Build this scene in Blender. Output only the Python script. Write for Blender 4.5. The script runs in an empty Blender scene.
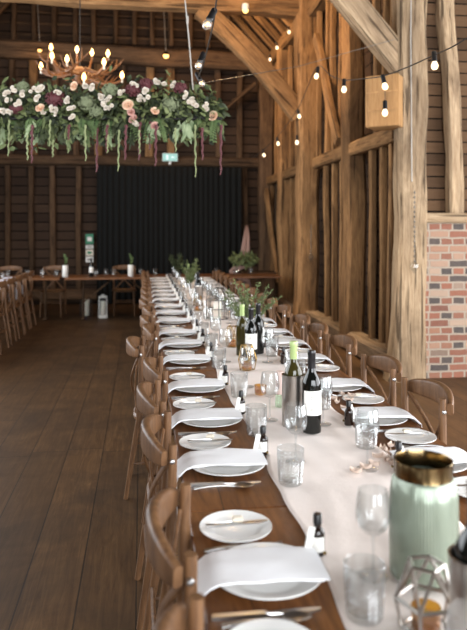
import bpy, math, random
from mathutils import Vector, Matrix, noise
R = random.Random(7)
PI = math.pi
S = bpy.context.scene
COL = S.collection

# ------------------------------------------------------------------ camera
H, F, VPX, HZ = 1.556, 675.0, 141.0, 230.0
PSI = math.atan((233.5 - VPX) / F)
FW = Vector((math.sin(PSI), math.cos(PSI), 0)); RT = Vector((math.cos(PSI), -math.sin(PSI), 0))
def at(px, py, zc):
    "world point seen at a place of the photograph, zc metres in front of the camera"
    p = FW * zc + RT * ((px - 233.5) * zc / F)
    p.z = H - (py - HZ) * zc / F
    return p
def on(px, py, z):
    "world point at height z seen at a place of the photograph"
    return at(px, py, F * (H - z) / (py - HZ))
def xw(px, Y):
    "world x of a place in the photograph that stands at depth Y"
    c, sn = math.cos(PSI), math.sin(PSI); d = px - VPX
    return d * c * c * Y / (F - d * c * sn)
cam = bpy.data.cameras.new('camera'); co = bpy.data.objects.new('camera', cam); COL.objects.link(co)
co.location = (0, 0, H); co.rotation_euler = (PI / 2, 0, -PSI)
cam.sensor_width = 36; cam.lens = 36 * F / 630; cam.shift_y = -(315 - HZ) / 630; cam.clip_start = .05
cam.dof.use_dof = True; cam.dof.focus_distance = 3.2; cam.dof.aperture_fstop = 2.8
S.camera = co
S.view_settings.view_transform = 'Standard'; S.view_settings.look = 'None'
S.view_settings.gamma = 1; S.view_settings.exposure = 0.1; S.view_settings.use_curve_mapping = False
S.cycles.caustics_reflective = False; S.cycles.caustics_refractive = False
S.cycles.max_bounces = 10; S.cycles.transparent_max_bounces = 32; S.cycles.diffuse_bounces = 5
S.cycles.sample_clamp_indirect = 4

# ------------------------------------------------------------------ materials
def lin(c):
    return tuple((v / 255 / 12.92 if v / 255 <= .04045 else ((v / 255 + .055) / 1.055) ** 2.4) for v in c) + (1,)
class NT:
    def __init__(s, name):
        s.m = bpy.data.materials.new(name); s.m.use_nodes = True
        s.n = s.m.node_tree.nodes; s.l = s.m.node_tree.links; s.n.clear()
        s.out = s.n.new('ShaderNodeOutputMaterial')
    def add(s, t, **k):
        n = s.n.new('ShaderNode' + t)
        for a, v in k.items():
            if a.startswith('i_'):
                key = a[2:]; key = int(key) if key.isdigit() else key.replace('_', ' ')
                if hasattr(v, 'is_linked') or isinstance(v, bpy.types.NodeSocket): s.l.new(v, n.inputs[key])
                else: n.inputs[key].default_value = v
            else: setattr(n, a, v)
        return n
    def math(s, op, a, b=0.0, c=None):
        n = s.add('Math', operation=op)
        for i, v in enumerate((a, b) if c is None else (a, b, c)):
            if isinstance(v, bpy.types.NodeSocket): s.l.new(v, n.inputs[i])
            else: n.inputs[i].default_value = v
        return n.outputs[0]
    def mix(s, f, a, b, mode='MIX'):
        n = s.add('Mix', data_type='RGBA', blend_type=mode)
        for i, v in ((0, f), (6, a), (7, b)):
            if isinstance(v, bpy.types.NodeSocket): s.l.new(v, n.inputs[i])
            else: n.inputs[i].default_value = v
        return n.outputs[2]
    def ramp(s, f, stops):
        n = s.add('ValToRGB'); s.l.new(f, n.inputs[0]); e = n.color_ramp.elements
        while len(e) < len(stops): e.new(.5)
        for q, (p, c) in zip(e, stops): q.position = p; q.color = c if len(c) == 4 else lin(c)
        return n.outputs[0]
    def noise(s, vec, scale, detail=4, rough=.6, dist=0):
        return s.add('TexNoise', i_Vector=vec, i_Scale=scale, i_Detail=detail, i_Roughness=rough, i_Distortion=dist).outputs[0]
    def obj(s, sc=(1, 1, 1), rnd=True):
        tc = s.add('TexCoord'); m = s.add('Mapping', i_Vector=tc.outputs['Object'], i_Scale=sc)
        if rnd:
            oi = s.add('ObjectInfo'); k = s.math('MULTIPLY', oi.outputs['Random'], 37.0)
            c = s.add('CombineXYZ', i_X=k, i_Y=k, i_Z=k); s.l.new(c.outputs[0], m.inputs['Location'])
        return m.outputs[0]
    def rand(s): return s.add('ObjectInfo').outputs['Random']
    def bsdf(s, col, rough=.6, bump=None, bstr=.3, bdist=.01, **k):
        b = s.add('BsdfPrincipled', **k)
        for key, v in (('Base Color', col), ('Roughness', rough)):
            if isinstance(v, bpy.types.NodeSocket): s.l.new(v, b.inputs[key])
            else: b.inputs[key].default_value = v
        if bump is not None:
            bp = s.add('Bump', i_Height=bump, i_Strength=bstr, i_Distance=bdist)
            s.l.new(bp.outputs[0], b.inputs['Normal'])
        s.l.new(b.outputs[0], s.out.inputs[0]); return s.m
def plain(name, rgb, rough=.5, var=.08, **k):
    t = NT(name); n = t.noise(t.obj((1, 1, 1)), 60, 3)
    c = lin(rgb); d = tuple(v * (1 - var * 2) for v in c[:3]) + (1,)
    return t.bsdf(t.mix(n, c, d), rough, **k)
def timber_mat(name, light, mid, dark, grain=1.0, rough=.8):
    t = NT(name); v = t.obj((1, 1, .07)); v2 = t.obj((1, 1, .35))
    g = t.noise(v, 55, 5, .65, .6); big = t.noise(v2, 3.0, 4, .6, .8); cr = t.noise(t.obj((1, 1, .03)), 26, 3, .5, .3)
    c = t.ramp(g, [(.3, mid), (.66, light)])
    c = t.mix(t.ramp(big, [(.38, (255, 255, 255)), (.7, (120, 105, 92))]), c, c, 'MIX')
    c = t.mix(t.math('MULTIPLY', t.ramp(big, [(.45, (0, 0, 0, 1)), (.72, (1, 1, 1, 1))]), .7), c, lin(dark))
    crack = t.ramp(cr, [(.35, (1, 1, 1, 1)), (.41, (0, 0, 0, 1))])
    c = t.mix(t.math('MULTIPLY', crack, .75 * grain), c, tuple(x * .35 for x in lin(dark)[:3]) + (1,))
    r = t.math('MULTIPLY_ADD', t.rand(), .5, .72)
    c = t.mix(1.0, c, t.add('CombineColor', i_0=r, i_1=r, i_2=r).outputs[0], 'MULTIPLY')
    bp = t.math('SUBTRACT', g, t.math('MULTIPLY', crack, .8))
    return t.bsdf(c, rough, bp, .55, .012, i_Specular_IOR_Level=.12)
M = {}
M['timber'] = timber_mat('aged oak', (158, 122, 84), (114, 84, 56), (58, 42, 31))
M['timber_pale'] = timber_mat('pale weathered oak', (190, 165, 134), (146, 120, 92), (80, 62, 48))
M['timber_dark'] = timber_mat('smoked oak', (108, 84, 63), (74, 57, 44), (42, 33, 27))
M['timber_grey'] = timber_mat('grey weathered oak', (140, 120, 98), (104, 86, 70), (56, 45, 37))
def boards_mat(name, a, b, c_, pitch, horiz=True):
    t = NT(name); tc = t.add('TexCoord'); sp = t.add('SeparateXYZ', i_0=tc.outputs['Object'])
    u = t.math('ADD', sp.outputs[0], sp.outputs[1]); v = sp.outputs[2]
    row = t.math('DIVIDE', v, pitch); idx = t.math('FLOOR', row); fr = t.math('FRACT', row)
    seg = t.math('FLOOR', t.math('ADD', t.math('DIVIDE', u, 2.1), t.math('MULTIPLY', idx, .37)))
    w = t.add('TexWhiteNoise', noise_dimensions='2D'); t.l.new(t.add('CombineXYZ', i_X=idx, i_Y=seg).outputs[0], w.inputs['Vector'])
    vec = t.add('CombineXYZ', i_X=t.math('MULTIPLY', u, .12), i_Y=v, i_Z=t.math('MULTIPLY', idx, 3.1)).outputs[0]
    g = t.noise(vec, 30, 4, .65, .5); bl = t.noise(tc.outputs['Object'], 1.6, 3)
    c = t.mix(g, lin(a), lin(b)); c = t.mix(t.math('MULTIPLY', w.outputs[0], .75), c, lin(c_))
    c = t.mix(t.math('MULTIPLY', bl, .5), c, lin(c_))
    gap = t.math('LESS_THAN', fr, .11); c = t.mix(gap, c, (.003, .0025, .002, 1))
    h = t.math('MULTIPLY', t.math('SUBTRACT', t.math('SUBTRACT', 1.0, fr), t.math('MULTIPLY', gap, 1.0)), 1.0)
    return t.bsdf(c, .85, t.math('ADD', h, t.math('MULTIPLY', g, .2)), .6, .03, i_Specular_IOR_Level=.1)
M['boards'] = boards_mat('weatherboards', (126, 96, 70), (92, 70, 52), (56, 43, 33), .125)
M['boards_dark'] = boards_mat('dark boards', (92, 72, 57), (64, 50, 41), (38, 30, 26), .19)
def floor_mat():
    t = NT('oak floorboards'); tc = t.add('TexCoord'); sp = t.add('SeparateXYZ', i_0=tc.outputs['Object'])
    row = t.math('DIVIDE', t.math('ADD', sp.outputs[0], 4.92), .245); idx = t.math('FLOOR', row); fr = t.math('FRACT', row)
    w0 = t.add('TexWhiteNoise', noise_dimensions='1D'); t.l.new(idx, w0.inputs['W'])
    ry = t.math('ADD', t.math('DIVIDE', sp.outputs[1], 2.6), t.math('MULTIPLY', w0.outputs[0], 5.0)); seg = t.math('FLOOR', ry); fy = t.math('FRACT', ry)
    w = t.add('TexWhiteNoise', noise_dimensions='2D'); t.l.new(t.add('CombineXYZ', i_X=idx, i_Y=seg).outputs[0], w.inputs['Vector'])
    vec = t.add('CombineXYZ', i_X=sp.outputs[0], i_Y=t.math('MULTIPLY', sp.outputs[1], .07), i_Z=t.math('MULTIPLY', w.outputs[0], 9.0)).outputs[0]
    g = t.noise(vec, 34, 6, .7, 1.2); wear = t.noise(tc.outputs['Object'], 1.7, 5, .65, .6)
    c = t.ramp(g, [(.25, (58, 40, 25)), (.5, (86, 62, 40)), (.75, (112, 84, 55))])
    c = t.mix(t.math('MULTIPLY', w.outputs[0], .5), c, lin((64, 47, 32)))
    c = t.mix(t.ramp(wear, [(.42, (0, 0, 0, 1)), (.7, (.7, .7, .7, 1))]), c, lin((50, 38, 28)))
    e = t.math('MINIMUM', fr, t.math('SUBTRACT', 1.0, fr)); ey = t.math('MINIMUM', fy, t.math('SUBTRACT', 1.0, fy))
    gap = t.math('MAXIMUM', t.math('LESS_THAN', e, .014), t.math('LESS_THAN', ey, .0016))
    c = t.mix(t.math('MULTIPLY', gap, .8), c, lin((24, 18, 13)))
    rr = t.math('MULTIPLY_ADD', wear, .25, .4)
    return t.bsdf(c, rr, t.math('SUBTRACT', t.math('MULTIPLY', g, .35), gap), .25, .008, i_Specular_IOR_Level=.22)
M['floor'] = floor_mat()
def table_mat():
    t = NT('stained table planks'); tc = t.add('TexCoord'); sp = t.add('SeparateXYZ', i_0=tc.outputs['Object'])
    row = t.math('DIVIDE', sp.outputs[0], .2); idx = t.math('FLOOR', row); fr = t.math('FRACT', row)
    k = t.math('ADD', idx, t.math('MULTIPLY', t.rand(), 50.0)); w = t.add('TexWhiteNoise', noise_dimensions='1D'); t.l.new(k, w.inputs['W'])
    vec = t.add('CombineXYZ', i_X=sp.outputs[0], i_Y=t.math('MULTIPLY', sp.outputs[1], .1), i_Z=t.math('MULTIPLY', w.outputs[0], 11.0)).outputs[0]
    g = t.noise(vec, 28, 6, .65, 1.6); b = t.noise(tc.outputs['Object'], 4, 4)
    c = t.ramp(g, [(.3, (90, 54, 29)), (.55, (134, 86, 47)), (.75, (162, 110, 66))])
    c = t.mix(t.math('MULTIPLY', w.outputs[0], .4), c, lin((84, 50, 26))); c = t.mix(t.math('MULTIPLY', b, .45), c, lin((66, 38, 20)))
    gap = t.math('LESS_THAN', fr, .012); c = t.mix(gap, c, lin((30, 18, 10)))
    return t.bsdf(c, t.math('MULTIPLY_ADD', b, .2, .36), t.math('SUBTRACT', t.math('MULTIPLY', g, .3), gap), .2, .005, i_Specular_IOR_Level=.3)
M['table'] = table_mat()
def chair_mat():
    t = NT('bentwood'); g = t.noise(t.obj((1, 1, .15)), 45, 5, .65, .8); b = t.noise(t.obj(), 7, 3)
    c = t.ramp(g, [(.3, (84, 58, 38)), (.55, (120, 86, 58)), (.8, (146, 110, 78))])
    c = t.mix(t.math('MULTIPLY', b, .5), c, lin((68, 48, 34))); return t.bsdf(c, .42, g, .12, .004, i_Specular_IOR_Level=.3)
M['chair'] = chair_mat()
def rattan():
    t = NT('woven cane'); ck = t.add('TexChecker', i_Vector=t.obj((1, 1, 1), False), i_Scale=90.0)
    return t.bsdf(t.mix(ck.outputs[1], lin((168, 128, 84)), lin((120, 86, 54))), .6, ck.outputs[1], .4, .004)
M['cane'] = rattan()
def brick_mat():
    t = NT('old brick'); tc = t.add('TexCoord'); sp = t.add('SeparateXYZ', i_0=tc.outputs['Object'])
    v = t.add('CombineXYZ', i_X=sp.outputs[0], i_Y=sp.outputs[2]).outputs[0]
    wv = t.add('VectorMath', operation='MULTIPLY_ADD'); t.l.new(t.add('TexNoise', i_Vector=v, i_Scale=9.0).outputs[1], wv.inputs[0])
    wv.inputs[1].default_value = (.018, .018, 0); t.l.new(v, wv.inputs[2])
    br = t.add('TexBrick', squash=.62, squash_frequency=2, i_Vector=wv.outputs[0], i_Color1=(0, 0, 0, 1), i_Color2=(1, 1, 1, 1), i_Mortar=(.5, .5, .5, 1), i_Scale=1.0, i_Mortar_Size=.011, i_Mortar_Smooth=.3, i_Brick_Width=.215, i_Row_Height=.078, i_Bias=0.0)
    c = t.ramp(br.outputs[0], [(0, (58, 54, 56)), (.16, (74, 62, 60)), (.22, (142, 78, 56)), (.4, (172, 100, 72)), (.58, (150, 86, 62)), (.75, (182, 126, 96)), (.9, (204, 170, 144)), (1, (112, 88, 76))])
    n = t.noise(v, 22, 5, .7); c = t.mix(t.math('MULTIPLY', n, .25), c, lin((206, 180, 160)))
    c = t.mix(1.0, c, (.6, .62, .63, 1), 'MULTIPLY'); c = t.mix(br.outputs[1], c, t.mix(n, lin((172, 158, 142)), lin((132, 118, 102))))
    return t.bsdf(c, .9, t.math('SUBTRACT', t.math('MULTIPLY', n, .5), br.outputs[1]), .6, .012)
M['brick'] = brick_mat()
def cloth(name, rgb, rough=.85, bs=.25, scale=260, trans=0.0):
    t = NT(name); v = t.obj(); a = t.noise(v, scale, 2); b = t.noise(v, 14, 4, .6)
    c = lin(rgb); c2 = tuple(x * .86 for x in c[:3]) + (1,)
    m = t.bsdf(t.mix(t.math('MULTIPLY', b, .6), c, c2), rough, t.math('ADD', t.math('MULTIPLY', a, .3), b), bs, .006)
    return m
M['linen'] = cloth('white linen', (248, 248, 250)); M['runner'] = cloth('blush gauze', (250, 238, 230), .9, .5, 180)
M['blue_linen'] = cloth('cool linen', (216, 222, 236)); M['blush_drape'] = cloth('blush drape', (160, 130, 120))
M['curtain'] = cloth('black drape', (6, 8, 7), .95, .3)
M['ceramic'] = plain('white glazed china', (244, 243, 240), .14, .01)
M['steel'] = plain('polished cutlery steel', (196, 196, 196), .3, .03, i_Metallic=1.0)
M['brushed'] = plain('brushed steel', (188, 182, 176), .3, .06, i_Metallic=1.0)
M['steel_dark'] = plain('aged silver wire', (120, 116, 110), .3, .1, i_Metallic=1.0)
M['gold'] = plain('brushed brass', (136, 116, 82), .2, .08, i_Metallic=1.0)
M['wire_gold'] = plain('brass wire', (178, 146, 88), .35, .08, i_Metallic=1.0)
M['iron'] = plain('black iron', (34, 32, 31), .5, .1)
M['black_plastic'] = plain('black cap plastic', (20, 20, 22), .35, .1)
M['paper'] = plain('label paper', (232, 230, 224), .7, .03)
M['grey_print'] = plain('grey print', (150, 146, 140), .7, .03)
M['wax'] = plain('ivory wax', (242, 234, 220), .5, .02, i_Subsurface_Weight=.15)
M['blush_wax'] = plain('blush wax', (232, 206, 196), .5, .02)
M['cable'] = plain('grey cable', (170, 164, 156), .5, .05); M['dark_cable'] = plain('brown black cable', (38, 30, 24), .6, .1)
M['dark_glass'] = plain('dark bottle glass', (14, 16, 14), .06, .1); M['amber_dark'] = plain('dark amber glass', (32, 20, 14), .08, .1)
M['olive_glass'] = plain('olive bottle glass', (58, 52, 22), .07, .15)
M['green_foil'] = plain('pale green foil', (172, 192, 128), .35, .05)
M['black_foil'] = plain('black foil', (26, 24, 26), .3, .1)
M['white_metal'] = plain('white painted metal', (222, 220, 214), .4, .03)
M['cream'] = plain('cream card', (224, 214, 196), .7, .03); M['sign_green'] = plain('sign green', (40, 128, 92), .5, .03)
M['ply'] = timber_mat('pine box', (178, 138, 94), (154, 116, 76), (124, 92, 60), .25, .6)
M['stem'] = plain('green stem', (84, 96, 58), .6, .15); M['antler'] = plain('antler horn', (132, 84, 46), .45, .25)
M['petal_dry'] = plain('dried petal', (228, 206, 190), .8, .12)
def leaf_mat(name, a, b):
    t = NT(name); n = t.noise(t.obj(), 9, 2); return t.bsdf(t.mix(t.ramp(n, [(.35, (0, 0, 0, 1)), (.65, (1, 1, 1, 1))]), lin(a), lin(b)), .6, i_Specular_IOR_Level=.25)
M['leaf_dark'] = leaf_mat('deep green leaves', (36, 44, 28), (60, 67, 41)); M['leaf_mid'] = leaf_mat('olive leaves', (78, 89, 54), (112, 120, 78))
M['leaf_pale'] = leaf_mat('sage leaves', (122, 138, 102), (156, 168, 132)); M['leaf_fern'] = leaf_mat('fern fronds', (64, 84, 50), (104, 122, 76))
M['rose_peach'] = plain('peach petals', (236, 200, 170), .6, .1); M['rose_white'] = plain('cream petals', (222, 212, 198), .6, .05)
M['rose_pink'] = plain('dusky petals', (206, 158, 146), .6, .1); M['burgundy'] = plain('burgundy petals', (92, 40, 44), .7, .2)
M['amar_green'] = plain('pale green catkin', (138, 146, 102), .8, .15); M['sedum'] = plain('green sedum head', (122, 130, 98), .85, .2)
def thin_glass(name, tint=(.97, .98, .98), base=.035, edge=.4, haze=.012, rough=.06, bump=0):
    t = NT(name); tr = t.add('BsdfTransparent', i_Color=tint + (1,)); gl = t.add('BsdfGlossy', i_Roughness=rough, i_Color=(.72, .72, .73, 1))
    df = t.add('BsdfDiffuse', i_Color=(.9, .9, .9, 1)); lw = t.add('LayerWeight', i_Blend=.32)
    f = t.math('MULTIPLY_ADD', lw.outputs[1], edge, base)
    if bump:
        bp = t.add('Bump', i_Height=t.noise(t.obj(), bump, 2), i_Strength=.6, i_Distance=.01)
        t.l.new(bp.outputs[0], gl.inputs['Normal'])
    a = t.add('MixShader', i_0=f); t.l.new(tr.outputs[0], a.inputs[1]); t.l.new(gl.outputs[0], a.inputs[2])
    b = t.add('MixShader', i_0=haze); t.l.new(a.outputs[0], b.inputs[1]); t.l.new(df.outputs[0], b.inputs[2])
    t.l.new(b.outputs[0], t.out.inputs[0]); return t.m
M['glass'] = thin_glass('clear glass'); M['crystal'] = thin_glass('cut crystal', (.95, .96, .96), .06, .42, .014, .05)
M['amber_glass'] = thin_glass('amber glass', (.86, .62, .22), .08, .5, .05); M['green_clear'] = thin_glass('pale green glass', (.76, .9, .74), .08, .5, .12)
def mint():
    t = NT('mint mercury glass'); w = t.noise(t.obj((1, 1, .3)), 18, 3)
    tc = t.add('TexCoord'); sp = t.add('SeparateXYZ', i_0=tc.outputs['Object'])
    rib = t.math('SINE', t.math('MULTIPLY', t.math('ARCTAN2', sp.outputs[1], sp.outputs[0]), 70.0))
    c = t.mix(w, lin((122, 133, 118)), lin((156, 166, 148)))
    return t.bsdf(c, .22, rib, .25, .004, i_Metallic=.35)
M['mint'] = mint()
def emit(name, rgb, k, base=None):
    t = NT(name); e = t.add('Emission', i_Color=lin(rgb), i_Strength=k); t.l.new(e.outputs[0], t.out.inputs[0]); return t.m
M['bulb_warm'] = emit('lit filament glass', (255, 196, 120), 9.0); M['bulb_white'] = emit('lit bulb', (255, 226, 184), 3.0)
M['sign_lit'] = emit('lit sign panel', (176, 226, 216), .9); M['sign_white'] = emit('lit sign symbol', (236, 250, 246), 1.1)
M['lamp_warm'] = emit('lit lamp glass', (255, 190, 110), 4.0); M['bulb_dim'] = thin_glass('smoked bulb glass', (.95, .88, .74), .15, .6, .12)

# ------------------------------------------------------------------ mesh builder
class MB:
    def __init__(s): s.v = []; s.f = []
    def add(s, vs, fs):
        k = len(s.v); s.v += [tuple(p) for p in vs]; s.f += [tuple(i + k for i in q) for q in fs]; return s
    def box(s, c, d, rot=None, ch=0.0):
        x, y, z = (q / 2 for q in d); ch = min(ch, x * .9, y * .9, z * .9)
        if ch <= 0:
            vs = [Vector((a * x, b * y, e * z)) for a in (-1, 1) for b in (-1, 1) for e in (-1, 1)]
            fs = [(0, 1, 3, 2), (4, 6, 7, 5), (0, 4, 5, 1), (2, 3, 7, 6), (0, 2, 6, 4), (1, 5, 7, 3)]
        else:
            def ring(xx, yy, zz): return [Vector(p + (zz,)) for p in ((-xx, -yy), (xx, -yy), (xx, yy), (-xx, yy))]
            vs = ring(x - ch, y - ch, -z) + ring(x, y, -z + ch) + ring(x, y, z - ch) + ring(x - ch, y - ch, z)
            fs = [(3, 2, 1, 0), (12, 13, 14, 15)] + [(r * 4 + i, r * 4 + (i + 1) % 4, r * 4 + 4 + (i + 1) % 4, r * 4 + 4 + i) for r in range(3) for i in range(4)]
        c = Vector(c)
        return s.add([(rot @ p if rot else p) + c for p in vs], fs)
    def lathe(s, prof, n=24, c=(0, 0, 0), fac=None, capb=False, capt=False):
        vs = []; fs = []; m = len(prof)
        for j, (r, z) in enumerate(prof):
            for i in range(n):
                a = 2 * PI * i / n; rr = r * (fac(j, i, n) if fac else 1)
                vs.append((c[0] + rr * math.cos(a), c[1] + rr * math.sin(a), c[2] + z))
        for j in range(m - 1):
            for i in range(n): fs.append((j * n + i, j * n + (i + 1) % n, (j + 1) * n + (i + 1) % n, (j + 1) * n + i))
        if capb: fs.append(tuple(range(n - 1, -1, -1)))
        if capt: fs.append(tuple((m - 1) * n + i for i in range(n)))
        return s.add(vs, fs)
    def tube(s, path, rad, n=8, cap=True):
        P = [Vector(p) for p in path]; m = len(P); rad = rad if isinstance(rad, (list, tuple)) else [rad] * m
        vs = []; fs = []; u = None
        for j in range(m):
            t = (P[min(j + 1, m - 1)] - P[max(j - 1, 0)]).normalized()
            if u is None: u = t.orthogonal().normalized()
            u = (u - t * u.dot(t)); u = u.normalized() if u.length > 1e-6 else t.orthogonal().normalized()
            w = t.cross(u)
            vs += [P[j] + (u * math.cos(2 * PI * i / n) + w * math.sin(2 * PI * i / n)) * rad[j] for i in range(n)]
        for j in range(m - 1):
            for i in range(n): fs.append((j * n + i, j * n + (i + 1) % n, (j + 1) * n + (i + 1) % n, (j + 1) * n + i))
        if cap: fs += [tuple(range(n - 1, -1, -1)), tuple((m - 1) * n + i for i in range(n))]
        return s.add(vs, fs)
    def sweep(s, path, prof, up=Vector((0, 0, 1)), scale=None):
        "closed 2-D outline carried along a path; outline x goes sideways, y goes up"
        P = [Vector(p) for p in path]; m = len(P); n = len(prof); vs = []; fs = []
        for j in range(m):
            t = (P[min(j + 1, m - 1)] - P[max(j - 1, 0)]).normalized(); sd = t.cross(up).normalized(); uu = sd.cross(t)
            k = scale[j] if scale else (1, 1)
            vs += [P[j] + sd * (a * k[0]) + uu * (b * k[1]) for a, b in prof]
        for j in range(m - 1):
            for i in range(n): fs.append((j * n + i, (j + 1) * n + i, (j + 1) * n + (i + 1) % n, j * n + (i + 1) % n))
        fs += [tuple(range(n)), tuple((m - 1) * n + i for i in range(n - 1, -1, -1))]
        return s.add(vs, fs)
    def sphere(s, c, r, n=10, m=6, sz=1.0):
        return s.lathe([(max(r * math.sin(PI * j / m), 1e-4), -r * sz * math.cos(PI * j / m)) for j in range(m + 1)], n, c)
    def leaf(s, p, d, nrm, L, W, bend=.2):
        d = d.normalized(); sd = d.cross(nrm)
        sd = sd.normalized() if sd.length > 1e-5 else d.orthogonal().normalized(); nn = sd.cross(d)
        q = lambda a, b, e: p + d * (a * L) + sd * (b * W) + nn * (e * L)
        return s.add([p, q(.3, .5, -.03), q(.3, -.5, -.03), q(.35, 0, .05), q(.72, .36, -bend * .6), q(.72, -.36, -bend * .6), q(.75, 0, .02 - bend * .5), q(1, 0, -bend)],
                     [(0, 3, 1), (0, 2, 3), (1, 3, 6, 4), (3, 2, 5, 6), (4, 6, 7), (6, 5, 7)])
    def build(s, name, m, parent=None, smooth=True, ang=40):
        me = bpy.data.meshes.new(name); me.from_pydata(s.v, [], s.f); me.update()
        o = bpy.data.objects.new(name, me); COL.objects.link(o); me.materials.append(M[m])
        if smooth:
            me.polygons.foreach_set('use_smooth', [True] * len(me.polygons))
            try: me.set_sharp_from_angle(angle=math.radians(ang))
            except Exception: pass
        if parent: o.parent = parent
        return o
def tag(o, label, cat, group=None, kind=None):
    o['label'] = label; o['category'] = cat
    if group: o['group'] = group
    if kind: o['kind'] = kind
    return o
def thing(name, label, cat, loc=(0, 0, 0), rz=0.0, group=None, kind=None):
    o = bpy.data.objects.new(name, None); COL.objects.link(o); o.location = loc; o.rotation_euler.z = rz; o.empty_display_size = .1
    return tag(o, label, cat, group, kind)
def struct(o, label=None, cat=None):
    o['kind'] = 'structure'
    if label: o['label'] = label; o['category'] = cat
    return o
KIDS = {}
def copy_tree(o, parent=None):
    c = o.copy(); COL.objects.link(c)
    if parent: c.parent = parent
    for ch in KIDS.setdefault(o.name, list(o.children)): copy_tree(ch, c)
    return c
class Kind:
    "first use moves the original, later uses copy it"
    def __init__(s, o): s.o = o; s.used = False
    def put(s, loc, rz, label, group=None):
        if s.used: o = copy_tree(s.o)
        else: o = s.o; s.used = True; KIDS.setdefault(o.name, list(o.children))
        o.location = loc; o.rotation_euler = (0, 0, rz); o['label'] = label
        if group: o['group'] = group
        return o
def arc(p0, p1, bulge, n=8):
    p0, p1, b = Vector(p0), Vector(p1), Vector(bulge)
    return [p0.lerp(p1, i / n) + b * math.sin(PI * i / n) for i in range(n + 1)]
def rrect(w, h, r, n=3):
    out = []
    for cx, cy, a0 in ((w / 2 - r, h / 2 - r, 0), (-w / 2 + r, h / 2 - r, PI / 2), (-w / 2 + r, -h / 2 + r, PI), (w / 2 - r, -h / 2 + r, 1.5 * PI)):
        out += [(cx + r * math.cos(a0 + PI / 2 * i / n), cy + r * math.sin(a0 + PI / 2 * i / n)) for i in range(n + 1)]
    return out
ORD = 'first second third fourth fifth sixth seventh eighth ninth tenth eleventh twelfth thirteenth fourteenth fifteenth sixteenth seventeenth eighteenth nineteenth twentieth'.split()

def timber(name, p0, p1, w, d, mat, parent=None, wob=.012, side=Vector((1, 0, 0)), bow=(0, 0), taper=1.0, ch=.16, nseg=None):
    "a hewn timber: local Z runs along it, local X is the width w, local Y the depth d"
    p0, p1 = Vector(p0), Vector(p1); ax = (p1 - p0); L = ax.length; ax.normalize()
    x = (side - ax * side.dot(ax)).normalized(); y = ax.cross(x)
    n = nseg or max(3, int(L / .3)); sd = R.uniform(0, 99); mb = MB(); vs = []; fs = []
    for j in range(n + 1):
        t = j / n; k = 1 + (taper - 1) * t
        nx = noise.noise(Vector((t * L * .9, sd, 0))) * wob * 2.2 + bow[0] * math.sin(PI * t)
        ny = noise.noise(Vector((t * L * .9, sd, 7))) * wob * 2.2 + bow[1] * math.sin(PI * t)
        kw = (1 + noise.noise(Vector((t * L * 1.5, sd, 3))) * wob * 5) * k; a, b = w / 2 * kw, d / 2 * kw; c = min(w, d) * ch
        for i, (u, v) in enumerate(((-a + c, -b), (a - c, -b), (a, -b + c), (a, b - c), (a - c, b), (-a + c, b), (-a, b - c), (-a, -b + c))):
            e = noise.noise(Vector((t * L * 4, sd + i * 3, 1))) * wob * .5
            vs.append((u + nx + e, v + ny + e, t * L))
    for j in range(n):
        for i in range(8): fs.append((j * 8 + i, j * 8 + (i + 1) % 8, (j + 1) * 8 + (i + 1) % 8, (j + 1) * 8 + i))
    fs += [tuple(range(7, -1, -1)), tuple(n * 8 + i for i in range(8))]
    o = mb.add(vs, fs).build(name, mat, parent, True, 35)
    m = Matrix((x, y, ax)).transposed().to_4x4(); m.translation = p0; o.matrix_basis = m
    return o

# ------------------------------------------------------------------ the barn shell
XW, YB = 2.75, 14.62
XL, XR, YF = -3.6, 6.2, -4.0
struct(MB().box(((XL + XR) / 2, (YF + YB) / 2 + .1, -.05), (XR - XL + .6, YB - YF + .8, .1)).build('floor', 'floor', smooth=False), 'wide worn oak floorboards of the barn', 'floor')
# gable wall at the far end
RIDX, RIDZ, PL = -.42, 8.6, 5.15
bw = MB()
pts = [(XL - .2, 0), (XW + .4, 0), (XW + .4, PL), (RIDX, RIDZ), (XL - .2, PL)]
n5 = len(pts); bw.add([(x, YB, z) for x, z in pts] + [(x, YB + .1, z) for x, z in pts], [tuple(range(n5)), tuple(range(2 * n5 - 1, n5 - 1, -1))] + [(i, i + n5, (i + 1) % n5 + n5, (i + 1) % n5) for i in range(n5)])
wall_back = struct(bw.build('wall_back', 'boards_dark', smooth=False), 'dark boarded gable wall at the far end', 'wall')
def stud(px, y0, y1, w=.11, mat='timber_dark', zc=14.5, dep=.12):
    a = xw(px, YB - dep); return timber('stud', (a, YB - dep / 2, y0), (a + R.uniform(-.03, .03), YB - dep / 2, y1), w, dep, mat, wall_back, .01)
for px in (-14, 7, 31, 53, 78, 104, 128, 152, 176, 200, 224, 246): stud(px, .2, 2.9, R.uniform(.1, .14))
for px in (-8, 12, 33, 54, 76, 98, 122, 149, 171, 196, 219, 240): stud(px, 3.12, 5.1, .12 if px not in (33, 98, 149, 171) else .17, 'timber_dark' if px not in (33, 149, 171, 98) else 'timber')  # lighter timber on a few studs puts the lamplight into their colour
for px in (-6, 13, 34, 54, 75, 94, 115, 134, 152, 171, 190, 208, 228, 248): stud(px, 5.5, 7.6, .1)
for z, nm in ((3.02, .2), (.2, .22)): timber('rail', (XL, YB - .1, z), (XW, YB - .1, z), nm, .2, 'timber_dark', wall_back, .008, Vector((0, 0, 1)))
timber('brace', at(256, 84, 14.4), at(176, 148, 14.4), .16, .08, 'timber_dark', wall_back, .01, Vector((0, 1, 0)))
timber('brace', at(8, 132, 14.4), at(52, 166, 14.4), .16, .08, 'timber_dark', wall_back, .01, Vector((0, 1, 0)))
for i in range(7): # horizontal battens above the beam
    z = 5.65 + .24 * i; timber('batten', (XL, YB - .02, z), (XW, YB - .02, z), .05, .05, 'timber_dark', wall_back, .004, Vector((0, 0, 1)))
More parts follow.
